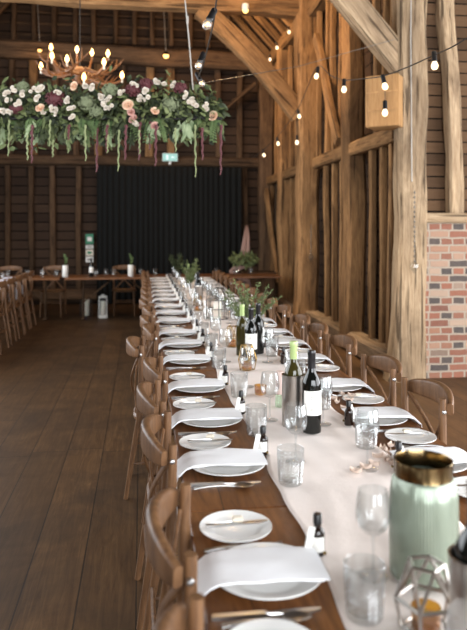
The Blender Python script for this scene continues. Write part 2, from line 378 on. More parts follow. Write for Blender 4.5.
struct(timber('trim_1', (XL, YB - .2, 5.3), (XW, YB - .2, 5.16), .36, .3, 'timber_dark', None, .015, Vector((0, 0, 1))), 'heavy tie beam across the far gable wall', 'beam')
# side wall with open stud frame
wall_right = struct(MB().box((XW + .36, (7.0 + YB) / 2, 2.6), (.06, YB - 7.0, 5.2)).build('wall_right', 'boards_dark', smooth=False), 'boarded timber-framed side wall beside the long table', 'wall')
def wx(px, x=XW): return F * x / (px - VPX) / math.cos(PSI) - 0  # not yet divided: distance ahead
def yw(px, x=XW):
    zc = F * x * (1 / math.cos(PSI)) / (px - VPX); zc = F * x / ((px - VPX) * math.cos(PSI)); return (zc - x * math.sin(PSI)) / math.cos(PSI)
def wstud(px, z0, z1, w=.12, d=.1, mat='timber', lean=0.0, bow=0.0):
    y = yw(px); timber('stud', (XW + R.uniform(-.01, .02), y, z0), (XW + .02, y + lean, z1), d, w, mat, wall_right, .014, Vector((1, 0, 0)), (0, bow))
for px, w in ((391, .14), (381, .14), (371, .15), (341, .13), (334, .12), (326, .13), (296, .14), (291, .1), (276, .13), (271, .12)):
    wstud(px, .24, 2.52, w * .55, .08, R.choice(('timber', 'timber_grey', 'timber')), R.uniform(-.025, .025), R.uniform(-.015, .015))
for px, w in ((392, .13), (385, .13), (376, .15), (341, .14), (333, .16), (327, .12), (318, .1), (296, .14), (290, .12), (276, .13), (270, .12)):
    wstud(px, 2.68, 5.05, w * .6, .085, 'timber', R.uniform(-.04, .04), R.uniform(-.02, .02))
for a, b in ((6.9, 10.3), (10.6, 14.5)):
    timber('rail', (XW - .02, a, 2.6), (XW - .02, b, 2.6), .17, .16, 'timber', wall_right, .012, Vector((0, 0, 1)))
timber('sill_beam', (XW - .02, 6.85, .13), (XW - .02, 14.5, .13), .25, .24, 'timber_grey', wall_right, .012, Vector((0, 0, 1)))
timber('wall_plate', (XW, 6.6, 5.12), (XW, 14.5, 5.12), .26, .24, 'timber', wall_right, .012, Vector((0, 0, 1)))
for (px0, z0, px1, z1) in ((322, 4.5, 346, 2.75), (271, 2.4, 283, .5)):
    timber('brace', (XW - .1, yw(px0), z0), (XW - .1, yw(px1), z1), .08, .17, 'timber', wall_right, .012)
# secondary posts of the side wall
for px, w, lab in ((353, .3, 'broad grey-brown post midway along the side wall frame'), (285, .27, 'slim brown post in the far bay of the side wall')):
    struct(timber('timber_post', (XW, yw(px), .2), (XW, yw(px), 5.05), .26, w, 'timber', None, .016), lab, 'post')
# main arcade posts
P1 = Vector((2.76, 6.71, 0)); P3 = Vector((2.68, 10.75, 0))
def post(p, w, d, mat, lab, flare=True):
    o = timber('timber_post', (p.x, p.y, 0), (p.x + .02, p.y, 5.3), w, d, mat, None, .02, nseg=22)
    for v in o.data.vertices:           # swollen butt at the foot of the tree
        k = max(0, 1 - v.co.z / .75)
        if v.co.x < 0 and flare: v.co.x -= .1 * k * k
        if v.co.z > 3.3: v.co.x *= 1 + .12 * (v.co.z - 3.3)
    struct(o, lab, 'post'); return o
post(P1, .31, .22, 'timber_pale', 'massive pale oak post standing at the corner of the brick wall')
post(P3, .34, .34, 'timber', 'massive brown oak post carrying the curved brace and tie beam')
post(Vector((2.66, 14.35, 0)), .3, .3, 'timber_dark', 'dark oak post in the far corner beside the black curtain', False)
def brace(pts, w, d, mat, lab):
    "curved brace in a cross frame: a chain of points, hewn rectangular section"
    prof = rrect(d, w, .03, 2); mb = MB().sweep(pts, prof, Vector((0, 1, 0)))
    mb = MB(); P = [Vector(p) for p in pts]; L = [0]
    for i in range(1, len(P)): L.append(L[-1] + (P[i] - P[i - 1]).length)
    ax = (P[-1] - P[0]).normalized(); y = Vector((0, 1, 0)); x = y.cross(ax).normalized(); y = ax.cross(x)
    m = Matrix((x, y, ax)).transposed().to_4x4(); m.translation = P[0]; inv = m.inverted()
    o = MB().sweep([inv @ p for p in P], rrect(w, d, .025, 2), Vector((0, 1, 0))).build('curved_brace', mat, None, True, 35)
    o.matrix_basis = m; struct(o, lab, 'brace'); return o
brace([(2.56 - 1.62 * t, P3.y, 3.42 + 1.66 * t - .12 * math.sin(PI * t) * -1) for t in [i / 10 for i in range(11)]], .3, .2, 'timber', 'long curved brace rising from the brown post to the tie beam')
brace([(2.7 - 1.52 * t, P1.y + .01, 3.26 + 1.84 * t - .05 * math.sin(PI * t)) for t in [i / 10 for i in range(11)]], .27, .17, 'timber_pale', 'pale slanting brace rising from the pale post beside the box')
struct(timber('tie_beam', (XL, P3.y, 5.27), (XW + .1, P3.y, 5.2), .34, .3, 'timber', None, .015, Vector((0, 0, 1))), 'tie beam overhead with a spotlight, above the curved brace', 'beam')
struct(timber('tie_beam', (XL, P1.y, 5.25), (XW + .1, P1.y, 5.2), .36, .32, 'timber', None, .012, Vector((0, 0, 1))), 'tie beam overhead above the pale slanting brace', 'beam')
# porch return wall: brick plinth, planking and stud
struct(MB().box((4.6, 6.85, .815), (3.4, .22, 1.63)).build('wall_plinth', 'brick', smooth=False), 'low old brick wall beside the pale post', 'wall')
struct(timber('trim_2', (2.95, 6.82, 1.68), (6.2, 6.82, 1.68), .1, .26, 'timber_pale', None, .006, Vector((0, 0, 1))), 'timber plate lying along the top of the brick wall', 'trim')
wall_porch = struct(MB().box((4.55, 6.95, 3.45), (3.4, .06, 3.5)).build('wall_porch', 'boards', smooth=False), 'horizontal weatherboards above the brick wall', 'wall')
for px, w in ((450, .14), (520, .14)):
    a = xw(px + 5, 6.8); timber('stud', (a + .03, 6.86, 1.73), (a - .02, 6.86, 5.1), w + .02, .14, 'timber_pale', wall_porch, .035, bow=(-.05, 0))
# roof with rafters
ceil = MB()
for (x0, z0, x1, z1) in ((XW + .45, PL - .1, RIDX, RIDZ), (XL - .25, PL - .1, RIDX, RIDZ)):
    ceil.add([(x0, YF, z0), (x1, YF, z1), (x1, YB + .1, z1), (x0, YB + .1, z0), (x0, YF, z0 + .1), (x1, YF, z1 + .1), (x1, YB + .1, z1 + .1), (x0, YB + .1, z0 + .1)],
             [(0, 1, 2, 3), (7, 6, 5, 4), (0, 4, 5, 1), (1, 5, 6, 2), (2, 6, 7, 3), (3, 7, 4, 0)])
ceil.box((4.6, 1.4, PL + .05), (3.5, 11.2, .1))
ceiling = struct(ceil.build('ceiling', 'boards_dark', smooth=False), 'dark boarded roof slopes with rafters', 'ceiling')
for i in range(14):
    y = 7.1 + i * .53
    timber('rafter', (XW - .02, y, 5.2), (RIDX + .1, y + R.uniform(-.05, .05), 8.48), .12, .12, 'timber', ceiling, .012, Vector((0, 1, 0)))
    timber('rafter', (XL + .1, y, 5.2), (RIDX - .1, y, 8.48), .12, .12, 'timber_dark', ceiling, .008, Vector((0, 1, 0)))
# walls outside the frame, with the two great doorways the daylight comes through
wl = MB(); wl.box((XL - .1, (YF + 2.6) / 2, 2.6), (.1, 2.6 - YF, 5.2)).box((XL - .1, (11.4 + YB) / 2, 2.6), (.1, YB - 11.4, 5.2)).box((XL - .1, 7, .45), (.1, 8.8, .9)).box((XL - .1, 7, 4.55), (.1, 8.8, 1.3))
struct(wl.build('wall_left', 'boards_dark', smooth=False), 'dark boarded side wall with a long window across the open floor', 'wall')
wf = MB(); wf.box((-2.9, YF, 2.6), (1.5, .1, 5.2)).box((5.7, YF, 2.6), (1.2, .1, 5.2)).box((1.5, YF, 4.8), (7.5, .1, .8)).add([(XL - .2, YF, PL), (XW + .4, YF, PL), (RIDX, YF, RIDZ)], [(0, 1, 2)])
struct(wf.build('wall_front', 'boards_dark', smooth=False), 'boarded wall with the great doorway behind the viewer', 'wall')
we = MB(); we.box((XR, -3.2, 2.6), (.1, 1.7, 5.2)).box((XR, 6.2, 2.6), (.1, 1.3, 5.2)).box((XR, 1.6, 4.7), (.1, 8, 1.0))
struct(we.build('wall_east', 'boards_dark', smooth=False), 'porch wall with the side doorway', 'wall')

# ------------------------------------------------------------------ chairs
def make_chair():
    t = thing('crossback_chair', 'x', 'chair')
    s = MB(); s.sweep([(0, 0, .447), (0, 0, .462)], [(a, b) for a, b in rrect(.36, .35, .12, 5)], Vector((0, 1, 0)))
    s.build('seat', 'cane', t)
    ring = rrect(.4, .39, .14, 6); ring = [Vector((a, b, .452)) for a, b in ring]; ring.append(ring[0])
    MB().tube(ring, .02, 8, False).build('seat_frame', 'chair', t)
    for sx in (-1, 1):
        MB().tube([(sx * .185, .19, 0), (sx * .175, .175, .25), (sx * .165, .155, .45)], [.013, .016, .018], 10).build('leg', 'chair', t)
        MB().tube([(sx * .19, -.25, 0), (sx * .19, -.215, .22), (sx * .188, -.175, .45), (sx * .192, -.163, .66), (sx * .194, -.16, .885)], [.013, .016, .017, .0165, .0145], 10).build('leg', 'chair', t)
        MB().sweep(arc((sx * .18, -.175, .82), (-sx * .16, -.185, .47), (0, -.035 - .012 * sx, .0), 10), rrect(.024, .011, .005, 2), Vector((0, 1, 0))).build('cross_slat', 'chair', t)
        MB().tube([(sx * .188, -.225, .2), (sx * .178, .18, .22)], .009, 8).build('stretcher', 'chair', t)
    for y, z in ((.178, .25), (-.215, .24)):
        MB().tube([(-.18, y, z), (.18, y, z)], .009, 8).build('stretcher', 'chair', t)
    pth = []
    for i in range(17):
        u = -1 + i / 8; pth.append((.208 * u, -.186 - .056 * math.cos(u * PI / 2) ** .8, .845 + .014 * (1 - u * u)))
    k = [(.75 + .35 * math.cos((i / 8 - 1) * PI / 2), .55 + .5 * math.cos((i / 8 - 1) * PI / 2) ** .6) for i in range(17)]
    rail = MB().sweep(pth, rrect(.03, .086, .013, 3), scale=k).build('top_rail', 'chair', t)
    for sx in (-1, 1):
        MB().lathe([(.0001, .009), (.006, .008), (.009, .004), (.009, 0)], 10).build('bolt', 'steel', rail).matrix_basis = Matrix.Translation((sx * .207, -.162, .835)) @ Matrix.Rotation(sx * PI / 2, 4, 'Y')
    return t
chair = Kind(make_chair())
TX0, TX1, TZ = .132, 1.14, .75
STL = [1.0, 1.54, 2.27, 2.81, 3.39, 4.09, 4.66, 5.17, 5.83, 6.41, 6.95, 7.6, 8.12, 8.65, 9.25, 9.8, 10.4, 10.95]
STR = [y - .07 for y in STL]; STR[2] = 2.2
cname = 'wooden cross-back chair, {} from the near end on the {} side of the long table'
for i, y in enumerate(STL):
    dx = {3: -.03, 5: -.1, 7: -.02, 9: -.03}.get(i, R.uniform(-.015, .01))
    chair.put((.269 + min(dx, .0), y + .045, 0), -PI / 2 + R.uniform(-.05, .05), cname.format(ORD[i], 'open-floor'), 'cross-back chairs along the open-floor side')
k = 0
for i, y in enumerate(STR):
    if i < 3: continue
    chair.put((1.022 + R.uniform(0, .02), y, 0), PI / 2 + R.uniform(-.05, .05), cname.format(ORD[k], 'timber-wall'), 'cross-back chairs along the timber-wall side'); k += 1

# ------------------------------------------------------------------ tables
def make_table(L, W, nm='long_table'):
    t = thing('trestle_table', 'x', 'table')
    MB().box((0, 0, TZ - .0175), (W, L - .004, .035), None, .004).build('tabletop', 'table', t, False)
    for sy in (-1, 1):
        y = sy * (L / 2 - .28)
        for sx in (-1, 1):
            MB().tube([(sx * .09, y + sx * .01, .7), (sx * .09, y + sx * .01, .02)], .018, 8).build('leg', 'timber_dark', t)
        MB().box((0, y, .7), (.3, .06, .03)).box((0, y, .03), (.24, .06, .03)).build('crossbar', 'timber_dark', t, False)
        MB().tube([(0, y, .3), (0, y - sy * .5, .7)], .014, 8).build('brace', 'timber_dark', t)
    return t
TL = 1.92
ltab = Kind(make_table(TL, TX1 - TX0))
JOIN = .01
for i in range(6):
    ltab.put(((TX0 + TX1) / 2, JOIN + TL * (i + .5), 0), 0, f'stained wooden trestle table, {ORD[i]} from the near end of the long row', 'trestle tables of the long row')
HY0, HY1 = JOIN + 6 * TL + .06, JOIN + 6 * TL + .9
htab = Kind(make_table(1.83, .84))
HT = [(-2.27, 'furthest into the far corner by the wall'), (-.36, 'beside the floor lanterns'), (1.53, 'behind the end of the long row')]
for x, lab in HT:
    htab.put((x, (HY0 + HY1) / 2, 0), PI / 2, f'wooden head table running across the barn, {lab}', 'head tables across the far end')
# second long row beyond the open floor
LTX = -2.33
for i, y in enumerate((8.6, 10.5)):
    htab.put((LTX, y, 0), 0, f'dark wooden trestle table beyond the open floor, {("nearer", "farther")[i]} one of its row', 'trestle tables beyond the open floor')

# ------------------------------------------------------------------ runner
mb = MB(); nx, ny = 26, 330; Y0, Y1 = .1, JOIN + 6 * TL - .1
for j in range(ny + 1):
    y = Y0 + (Y1 - Y0) * j / ny
    xl = .425 + .03 * noise.noise(Vector((y * 1.3, 0, 0))) + .018 * noise.noise(Vector((y * 4, 5, 0))); xr = .865 + .03 * noise.noise(Vector((y * 1.2, 9, 0))) + .02 * noise.noise(Vector((y * 4.5, 12, 0)))
    for i in range(nx + 1):
        u = i / nx; x = xl + (xr - xl) * u
        ridge = abs(noise.noise(Vector((x * 9 + .8 * noise.noise(Vector((y * 1.5, 3, 1))), y * 1.1, 2)))); z = .0008 + .008 * max(0, .28 - ridge) / .28 * (.4 + .6 * abs(noise.noise(Vector((x * 3, y * 2, 8))))) + .002 * abs(noise.noise(Vector((x * 25, y * 12, 4))))
        mb.v.append((x, y, TZ + z))
for j in range(ny):
    for i in range(nx): q = j * (nx + 1) + i; mb.f.append((q, q + 1, q + nx + 2, q + nx + 1))
runner = tag(mb.build('table_runner', 'runner', ang=180), 'crumpled blush gauze runner along the middle of the long table', 'table runner')
sm = runner.modifiers.new('thickness', 'SOLIDIFY'); sm.thickness = .0012; sm.offset = 1

# ------------------------------------------------------------------ place settings (local +x points into the table, +y to the diner's own side with the forks)
def one(mb, name, mat, cat, smooth=True, ang=40):
    o = mb.build(name, mat, None, smooth, ang); o['category'] = cat; return Kind(o)
def plate_prof(r, h): return [(.0001, .003), (r * .55, .003), (r * .62, .005), (r * .7, h * .55), (r * .97, h), (r, h + .001), (r, h - .002), (r * .96, h - .004), (r * .7, h * .35), (r * .58, 0), (.0001, 0)]
dplate = one(MB().lathe(plate_prof(.13, .02), 48), 'dinner_plate', 'ceramic', 'plate')
splate = one(MB().lathe(plate_prof(.097, .015), 40), 'side_plate', 'ceramic', 'plate')
def knife(L, w):
    b = L * .48; out = [(-L / 2, -.006), (-L / 2 + .01, -.0075), (-L / 2 + b, -.006), (-L / 2 + b + .01, -w * .4), (L / 2 - .03, -w * .55), (L / 2 - .004, -w * .1), (L / 2, w * .35), (L / 2 - .05, w * .45), (-L / 2 + b + .01, w * .3), (-L / 2 + b, .006), (-L / 2 + .01, .0075), (-L / 2, .006)]
    m = MB(); n = len(out); m.add([(x, y, .0) for x, y in out] + [(x, y, .007 if x < -L / 2 + b + .001 else .0035) for x, y in out], [tuple(range(n - 1, -1, -1)), tuple(range(n, 2 * n))] + [(i, (i + 1) % n, (i + 1) % n + n, i + n) for i in range(n)])
    return m
kn = one(knife(.235, .02), 'table_knife', 'steel', 'knife', False); bk = one(knife(.17, .016), 'butter_knife', 'steel', 'knife', False)
def handle(m, L, x0, x1):
    m.sweep([(x0 + (x1 - x0) * i / 6, 0, .003 + .006 * math.sin(PI * i / 6 * .9)) for i in range(7)], rrect(.009, .003, .0014, 2), scale=[(1.7 - 1.0 * i / 6, 1) for i in range(7)])
def fork():
    m = MB(); handle(m, .2, -.1, .03)
    m.sweep([(.028, 0, .006), (.04, 0, .004), (.055, 0, .003)], rrect(.022, .0025, .001, 2), scale=[(.4, 1), (.95, 1), (1.05, 1)])
    for k in range(4): y = -.0095 + .0063 * k; m.tube([(.052, y, .003), (.075, y, .002), (.1, y * .95, .009)], [.0016, .0016, .001], 6)
    return m
def spoon(L=.19):
    m = MB(); handle(m, L, -L / 2, .035); vs = []; n = 14
    for j in range(4):
        r = j / 3
        for i in range(n): a = 2 * PI * i / n; vs.append((.062 + .032 * r * math.cos(a), .02 * r * math.sin(a) * (1 - .15 * math.cos(a)), .001 + .007 * r * r))
    m.add(vs, [(j * n + i, j * n + (i + 1) % n, (j + 1) * n + (i + 1) % n, (j + 1) * n + i) for j in range(3) for i in range(n)]); return m
fk = one(fork(), 'table_fork', 'steel', 'fork'); sp_ = one(spoon(), 'dessert_spoon', 'steel', 'spoon')
def napkin(hang, seed, w=.15, inner=.283):
    "folded linen in two layers, lying over the plate and falling over the table edge"
    r = random.Random(seed); m = MB()
    for lay in range(2):
        pth = []; n = 15
        x_in = inner - .012 * lay
        for i in range(n): # flat run, from inner end to the edge; local x = 0 is the table edge
            u = i / (n - 1); x = x_in + (-.004 - x_in) * u
            z = 0.034 + .004 * math.sin(PI * min(1, u * 1.15)) if u < .9 else .034 - .026 * (u - .9) / .1
            pth.append((x, z))
        if hang > 0: pth += [(-.012 - .003 * lay, .001), (-.015 - .003 * lay, -.03), (-.013 - .004 * lay, -hang * .5), (-.016 - .004 * lay, -hang)]
        hw = w / 2 - .004 * lay; nyy = 9; rows = []
        for j, (x, z) in enumerate(pth):
            row = []
            for q in range(nyy):
                v = -1 + 2 * q / (nyy - 1); skew = .02 * (seed % 5 - 2) / 2 * (x / .3)
                e = .004 * noise.noise(Vector((x * 14, v * 2.2 + seed, z * 10 + lay))); droop = -.003 * abs(v) ** 3
                nrm_out = (z < -.002)
                row.append(Vector((x - (e if nrm_out else 0) - (.0045 * (1 - lay) if nrm_out else 0), v * hw * (1 + .05 * noise.noise(Vector((x * 8, seed, 1)))) + skew, z + (0 if nrm_out else e + droop + .0045 * (1 - lay)))))
            rows.append(row)
        vs = []; th = .0035
        for row in rows:
            for p in row: vs.append(p)
        N = len(vs); k = len(rows)
        for j, row in enumerate(rows):
            for p in row:
                vs.append(p + (Vector((th, 0, 0)) if p.z < -.002 else Vector((0, 0, -th))))
        fs = []
        for j in range(k - 1):
            for q in range(nyy - 1): a = j * nyy + q; fs += [(a, a + 1, a + nyy + 1, a + nyy), (N + a, N + a + nyy, N + a + nyy + 1, N + a + 1)]
            a, b = j * nyy, j * nyy + nyy - 1; fs += [(a, a + nyy, N + a + nyy, N + a), (b, N + b, N + b + nyy, b + nyy)]
        for q in range(nyy - 1):
            a, b = q, (k - 1) * nyy + q; fs += [(a, N + a, N + a + 1, a + 1), (b, b + 1, N + b + 1, N + b)]
        m.add(vs, fs)
    return m
naps = [one(napkin(h, sd), 'linen_napkin', 'linen', 'napkin', True, 60) for h, sd in ((.03, 1), (.14, 2), (.2, 3), (.1, 4), (.17, 6))]
def tumbler():
    n = 32; m = MB()
    out = [(.034, 0), (.037, .004)] + [(.038 + .003 * j / 12, .008 + .0057 * j) for j in range(13)] + [(.0425, .084), (.0425, .112)]
    fac = lambda j, i, n: 1 + (.028 * (1 if (i + j) % 2 else -1) if 2 <= j <= 14 else 0)
    m.lathe(out, n, fac=fac, capb=True)
    m.lathe([(.0405, .112), (.0405, .082), (.0365, .015), (.0001, .013)], n); m.lathe([(.0425, .112), (.0415, .1135), (.0405, .112)], n)
    return m
tumb = one(tumbler(), 'crystal_tumbler', 'crystal', 'tumbler', False)
def wineglass():
    t = thing('wine_glass', 'x', 'wine glass')
    MB().lathe([(.004, .094), (.018, .1), (.032, .113), (.0395, .132), (.0405, .15), (.0375, .175), (.0335, .2), (.0328, .2), (.0367, .175), (.0395, .15), (.0385, .133), (.031, .115), (.0001, .102)], 28).build('bowl', 'glass', t)
    MB().lathe([(.0105, .003), (.005, .012), (.0037, .03), (.0035, .08), (.005, .094)], 14).build('stem', 'glass', t)
    MB().lathe([(.0001, 0), (.034, 0), (.0355, .001), (.034, .0025), (.012, .005), (.0001, .006)], 28).build('foot', 'glass', t)
    return t
wg = Kind(wineglass())
def favour():
    t = thing('favour_bottle', 'x', 'miniature bottle')
    MB().lathe([(.0001, 0), (.0165, 0), (.018, .003), (.018, .052), (.0165, .06), (.009, .068), (.0085, .082)], 18).build('body', 'amber_dark', t)
    MB().lathe([(.0105, .076), (.0105, .098), (.009, .1), (.0001, .1)], 16, capb=True).build('cap', 'black_plastic', t)
    l = MB(); n = 12; vs = []
    for j in range(2):
        for i in range(n + 1): a = PI * .75 + PI * 1.0 * i / n; vs.append((.0184 * math.cos(a), .0184 * math.sin(a), .012 + .036 * j))
    l.add(vs, [(i, i + 1, n + 2 + i, n + 1 + i) for i in range(n)]).build('paper_label', 'paper', t)
    # ribbon tag tied at the neck
    MB().box((-.024, -.018, .048), (.017, .003, .058), Matrix.Rotation(.2, 3, 'Y')).build('gift_tag', 'paper', t, False)
    MB().sphere((.012, -.022, .012), .005, 8, 6).build('bead', 'gold', t)
    return t
fav = Kind(favour())
bp_ = one(MB().box((0, 0, .009), (.028, .023, .013), None, .004), 'butter_portion', 'cream', 'butter')
def setting(i, y, side, full=True):
    L = side == 'L'; sn = 'open-floor' if L else 'timber-wall'; x0 = TX0 if L else TX1; sg = 1 if L else -1; rz = 0 if L else PI
    idx = ORD[i]
    J = lambda a: R.uniform(-a, a)
    def put(K, u, v, z, rot, nm, grp):
        K.put((x0 + sg * u, y + sg * v, TZ + z), rz + rot, f'{nm}, {idx} place from the near end, {sn} side', f'{grp} on the {sn} side of the long table')
    put(dplate, .158, 0, .0008, 0, 'white china dinner plate under its napkin', 'dinner plates')
    naps_k = naps[(i * 2 + (0 if L else 3)) % 5] if not (L and i in (1,)) else naps[0]
    put(naps_k, 0, J(.008), .0005, J(.03) * .3, 'folded white linen napkin over the dinner plate', 'linen napkins')
    put(splate, .113 + J(.008), .255 + J(.01), .0008, 0, 'small white side plate with butter knife', 'side plates')
    put(bk, .125, .245 + J(.012), .0175, J(.12), 'silver butter knife lying across the side plate', 'butter knives')
    put(fk, .125, .145, .0008, J(.04), 'silver fork beside the dinner plate', 'forks')
    put(kn, .13, -.15, .0008, J(.03), 'silver table knife beside the dinner plate', 'table knives')
    put(sp_, .125, -.175 - .005, .0008, J(.04), 'silver spoon beside the table knife', 'spoons')
    if i < 8: put(bp_, .125, .252, .0225, J(.3), 'small pale butter portion on the side plate', 'butter portions')
    put(fav, .298, .075 + J(.02), .009, J(.3), 'miniature bottle with black cap and white tag', 'miniature favour bottles')
    put(tumb, .325 + J(.012), -.19 + J(.02), .007, J(.3), 'cut crystal tumbler', 'crystal tumblers')
    put(wg, .39 + J(.015), .02 + J(.03) - (.04 if L else .0), .007, 0, 'tall clear wine glass', 'wine glasses')
for i, y in enumerate(STL):
    if y + .3 < JOIN + 6 * TL: setting(i, y, 'L')
for i, y in enumerate(STR):
    if i >= 2: setting(i - 2, y, 'R')

# ------------------------------------------------------------------ centrepieces
def bottle(dx=0, foil='black_foil', glass='dark_glass', label=True):
    t = thing('wine_bottle', 'x', 'wine bottle')
    MB().lathe([(.0001, .004), (.03, 0), (.0365, .004), (.0375, .01), (.0375, .19), (.036, .205), (.028, .222), (.0185, .238), (.0148, .255), (.0142, .3)], 28).build('glass_body', glass, t)
    MB().lathe([(.0152, .245), (.0152, .305), (.0165, .307), (.0165, .322), (.015, .325), (.0001, .325)], 20, capb=True).build('foil_capsule', foil, t)
    if label:
        l = MB(); n = 18; vs = []
        for j in range(2):
            for i in range(n + 1): a = -PI * .98 + PI * 1.15 * i / n; vs.append((.0379 * math.cos(a), .0379 * math.sin(a), .075 + .095 * j))
        lb = l.add(vs, [(i, i + 1, n + 2 + i, n + 1 + i) for i in range(n)]).build('paper_label', 'paper', t)
        l = MB()
        for zz, a0, a1 in ((.145, .9, 1.5), (.138, 1.0, 1.4), (.1, .85, 1.55), (.093, .95, 1.45)):
            vs = []
            for j in range(2):
                for i in range(7): a = -PI * a0 * .55 - (a1 - a0) * i / 6 * .9 - .2; vs.append((.0382 * math.cos(a), .0382 * math.sin(a), zz + .003 * j))
            l.add(vs, [(i, i + 1, 8 + i, 7 + i) for i in range(6)])
        l.build('print', 'grey_print', lb)
    return t
def cooler():
    t = MB().lathe([(.0001, 0), (.045, 0), (.047, .003), (.0475, .2), (.049, .206), (.05, .21), (.046, .21), (.045, .2), (.044, .02), (.0001, .018)], 36).build('wine_cooler', 'brushed', None)
    t['category'] = 'wine cooler'; return Kind(t)
red = Kind(bottle()); white = Kind(bottle(0, 'green_foil', 'olive_glass', False)); clr = cooler()
def tp(x, y, dz=.007): return (x, y, TZ + dz)
def yz(zc, x): return (zc - x * math.sin(PSI)) / math.cos(PSI)
G = 'wine bottles along the middle of the long table'
red.put(tp(.668, yz(2.667, .668)), .35, 'dark wine bottle with white label and black capsule beside the steel cooler', G)
red.put(tp(.665, yz(4.12, .665)), .2, 'dark wine bottle with white label, second along the runner, beside green-topped bottle', G)
red.put(tp(.752, yz(4.37, .752)), 2.2, 'dark wine bottle with its label turned away, before the leafy sprigs', G)
red.put(tp(.635, yz(7.6, .635)), 0, 'dark wine bottle past the wire lantern, far along the runner', G)
red.put(tp(.6, yz(1.22, .6), .0285), 1.2, 'dark wine bottle standing in the nearest steel cooler at the picture corner', G)
white.put(tp(.618, yz(2.76, .618), .0265), 0, 'white wine bottle with pale green capsule standing in the steel cooler', G)
white.put(tp(.638, yz(4.3, .638), .007), 0, 'green-topped white wine bottle beside the second dark bottle', G)
white.put(tp(.66, yz(9.5, .66), .007), 0, 'green-topped wine bottle near the far end of the runner', G)
GC = 'steel wine coolers on the runner'
clr.put(tp(.618, yz(2.76, .618)), 0, 'brushed steel wine cooler beside the dark bottle with white label', GC)
clr.put(tp(.6, yz(1.22, .6), .009), 0, 'brushed steel wine cooler at the near corner beside the mint vase', GC)
clr.put(tp(.6, yz(7.1, .6)), 0, 'brushed steel wine cooler far along the runner behind the wire lantern', GC)
# mint hurricane vase
hx = .647; v = thing('hurricane_vase', 'large mint green ribbed glass vase with a wide gold rim', 'vase', tp(hx, yz(1.56, hx), .009))
pr = [(.0001, 0), (.07, 0), (.076, .006), (.0775, .03), (.0785, .12), (.077, .19), (.072, .222), (.066, .23)]
MB().lathe(pr, 56).lathe([(.064, .23), (.070, .22), (.0745, .19), (.076, .12), (.0745, .03), (.0001, .012)], 56).build('glass_body', 'mint', v)
MB().lathe([(.0665, .227), (.0655, .232), (.0655, .262), (.0665, .267), (.0645, .2685), (.063, .265), (.0632, .23)], 56).build('gold_rim', 'gold', v)
# geometric wire holders with amber votives
def geo(r, h, mat):
    t = thing('geometric_candle_holder', 'x', 'candle holder'); m = MB(); n = 5
    bot = [Vector((r * .8 * math.cos(2 * PI * i / n), r * .8 * math.sin(2 * PI * i / n), .003)) for i in range(n)]
    mid = [Vector((r * math.cos(2 * PI * i / n), r * math.sin(2 * PI * i / n), h * .45)) for i in range(n)]
    top = [Vector((r * .6 * math.cos(2 * PI * (i + .5) / n), r * .6 * math.sin(2 * PI * (i + .5) / n), h)) for i in range(n)]
    for i in range(n):
        for a, b in ((bot[i], bot[(i + 1) % n]), (bot[i], mid[i]), (mid[i], mid[(i + 1) % n]), (mid[i], top[i]), (mid[(i + 1) % n], top[i]), (top[i], top[(i + 1) % n])): m.tube([a, b], .0026 if mat == 'wire_gold' else .004, 6)
    m.build('wire_frame', mat, t)
    return t
def votive():
    t = thing('votive_candle', 'x', 'candle')
    MB().lathe([(.0001, 0), (.024, 0), (.028, .005), (.03, .045), (.0285, .045), (.0265, .008), (.0001, .006)], 24).build('glass_cup', 'amber_glass', t)
    MB().lathe([(.026, .0065), (.0262, .026), (.0001, .026)], 20, capb=True).build('wax', 'wax', t)
    return t
gh = Kind(geo(.06, .13, 'brushed')); gg = Kind(geo(.055, .14, 'wire_gold')); vo = Kind(votive())
for K, x, zc, lab, l2 in ((gh, .565, 1.35, 'silver faceted wire candle holder in front of the mint vase', 'amber votive candle inside the silver wire holder by the mint vase'),
                          (gg, .62, 4.62, 'gold faceted wire candle holder before the dark bottles', 'amber votive candle inside the gold wire holder before dark bottles'),
                          (gg, .6, 3.86, 'gold faceted wire candle holder beside the second dark bottle', 'amber votive candle inside the gold wire holder by second bottle'),
                          (gg, .56, 6.7, 'gold faceted wire candle holder past the wire lantern', 'amber votive candle inside the gold wire holder past the lantern')):
    p = tp(x, yz(zc, x), .008); K.put(p, R.random(), lab, 'faceted wire candle holders on the runner'); vo.put((p[0], p[1], p[2] + .0005), 0, l2, 'amber votive candles on the runner')
vo.put(tp(.575, yz(3.28, .575), .008), 0, 'amber votive candle seen through a wine glass near the blush candle', 'amber votive candles on the runner')
# blush pillar candle on a green glass stand
bc = thing('pillar_candle', 'blush pillar candle on a pale green glass stand', 'candle', tp(.625, yz(3.06, .625), .007))
MB().lathe([(.0001, 0), (.022, 0), (.024, .004), (.021, .05), (.024, .056), (.0001, .056)], 20).build('glass_stand', 'green_clear', bc)
MB().lathe([(.022, .057), (.022, .155), (.019, .159), (.0001, .157)], 20, capb=True).build('candle', 'blush_wax', bc)
# domed wire lantern with candle
dl = thing('wire_lantern', 'domed silver wire lantern around a white pillar candle', 'lantern', tp(.685, yz(6.1, .685), .007)); m = MB(); rr = .1
for i in range(8):
    a = 2 * PI * i / 8; d = Vector((math.cos(a), math.sin(a), 0)); m.tube([d * rr, d * rr + Vector((0, 0, .17))] + [d * rr * math.cos(q * PI / 12) + Vector((0, 0, .17 + .11 * math.sin(q * PI / 12))) for q in range(1, 7)], .0042, 6)
for z in (.003, .09, .17): m.tube([(rr * math.cos(2 * PI * i / 24), rr * math.sin(2 * PI * i / 24), z) for i in range(25)], .0042, 6, False)
m.tube([(.018 * math.cos(2 * PI * i / 12), 0, .298 + .018 * math.sin(2 * PI * i / 12)) for i in range(13)], .002, 6, False); m.build('wire_frame', 'steel_dark', dl)
MB().lathe([(.0001, .003), (.034, .003), (.036, .006), (.036, .15), (.033, .156), (.0001, .154)], 24).build('candle', 'wax', dl)
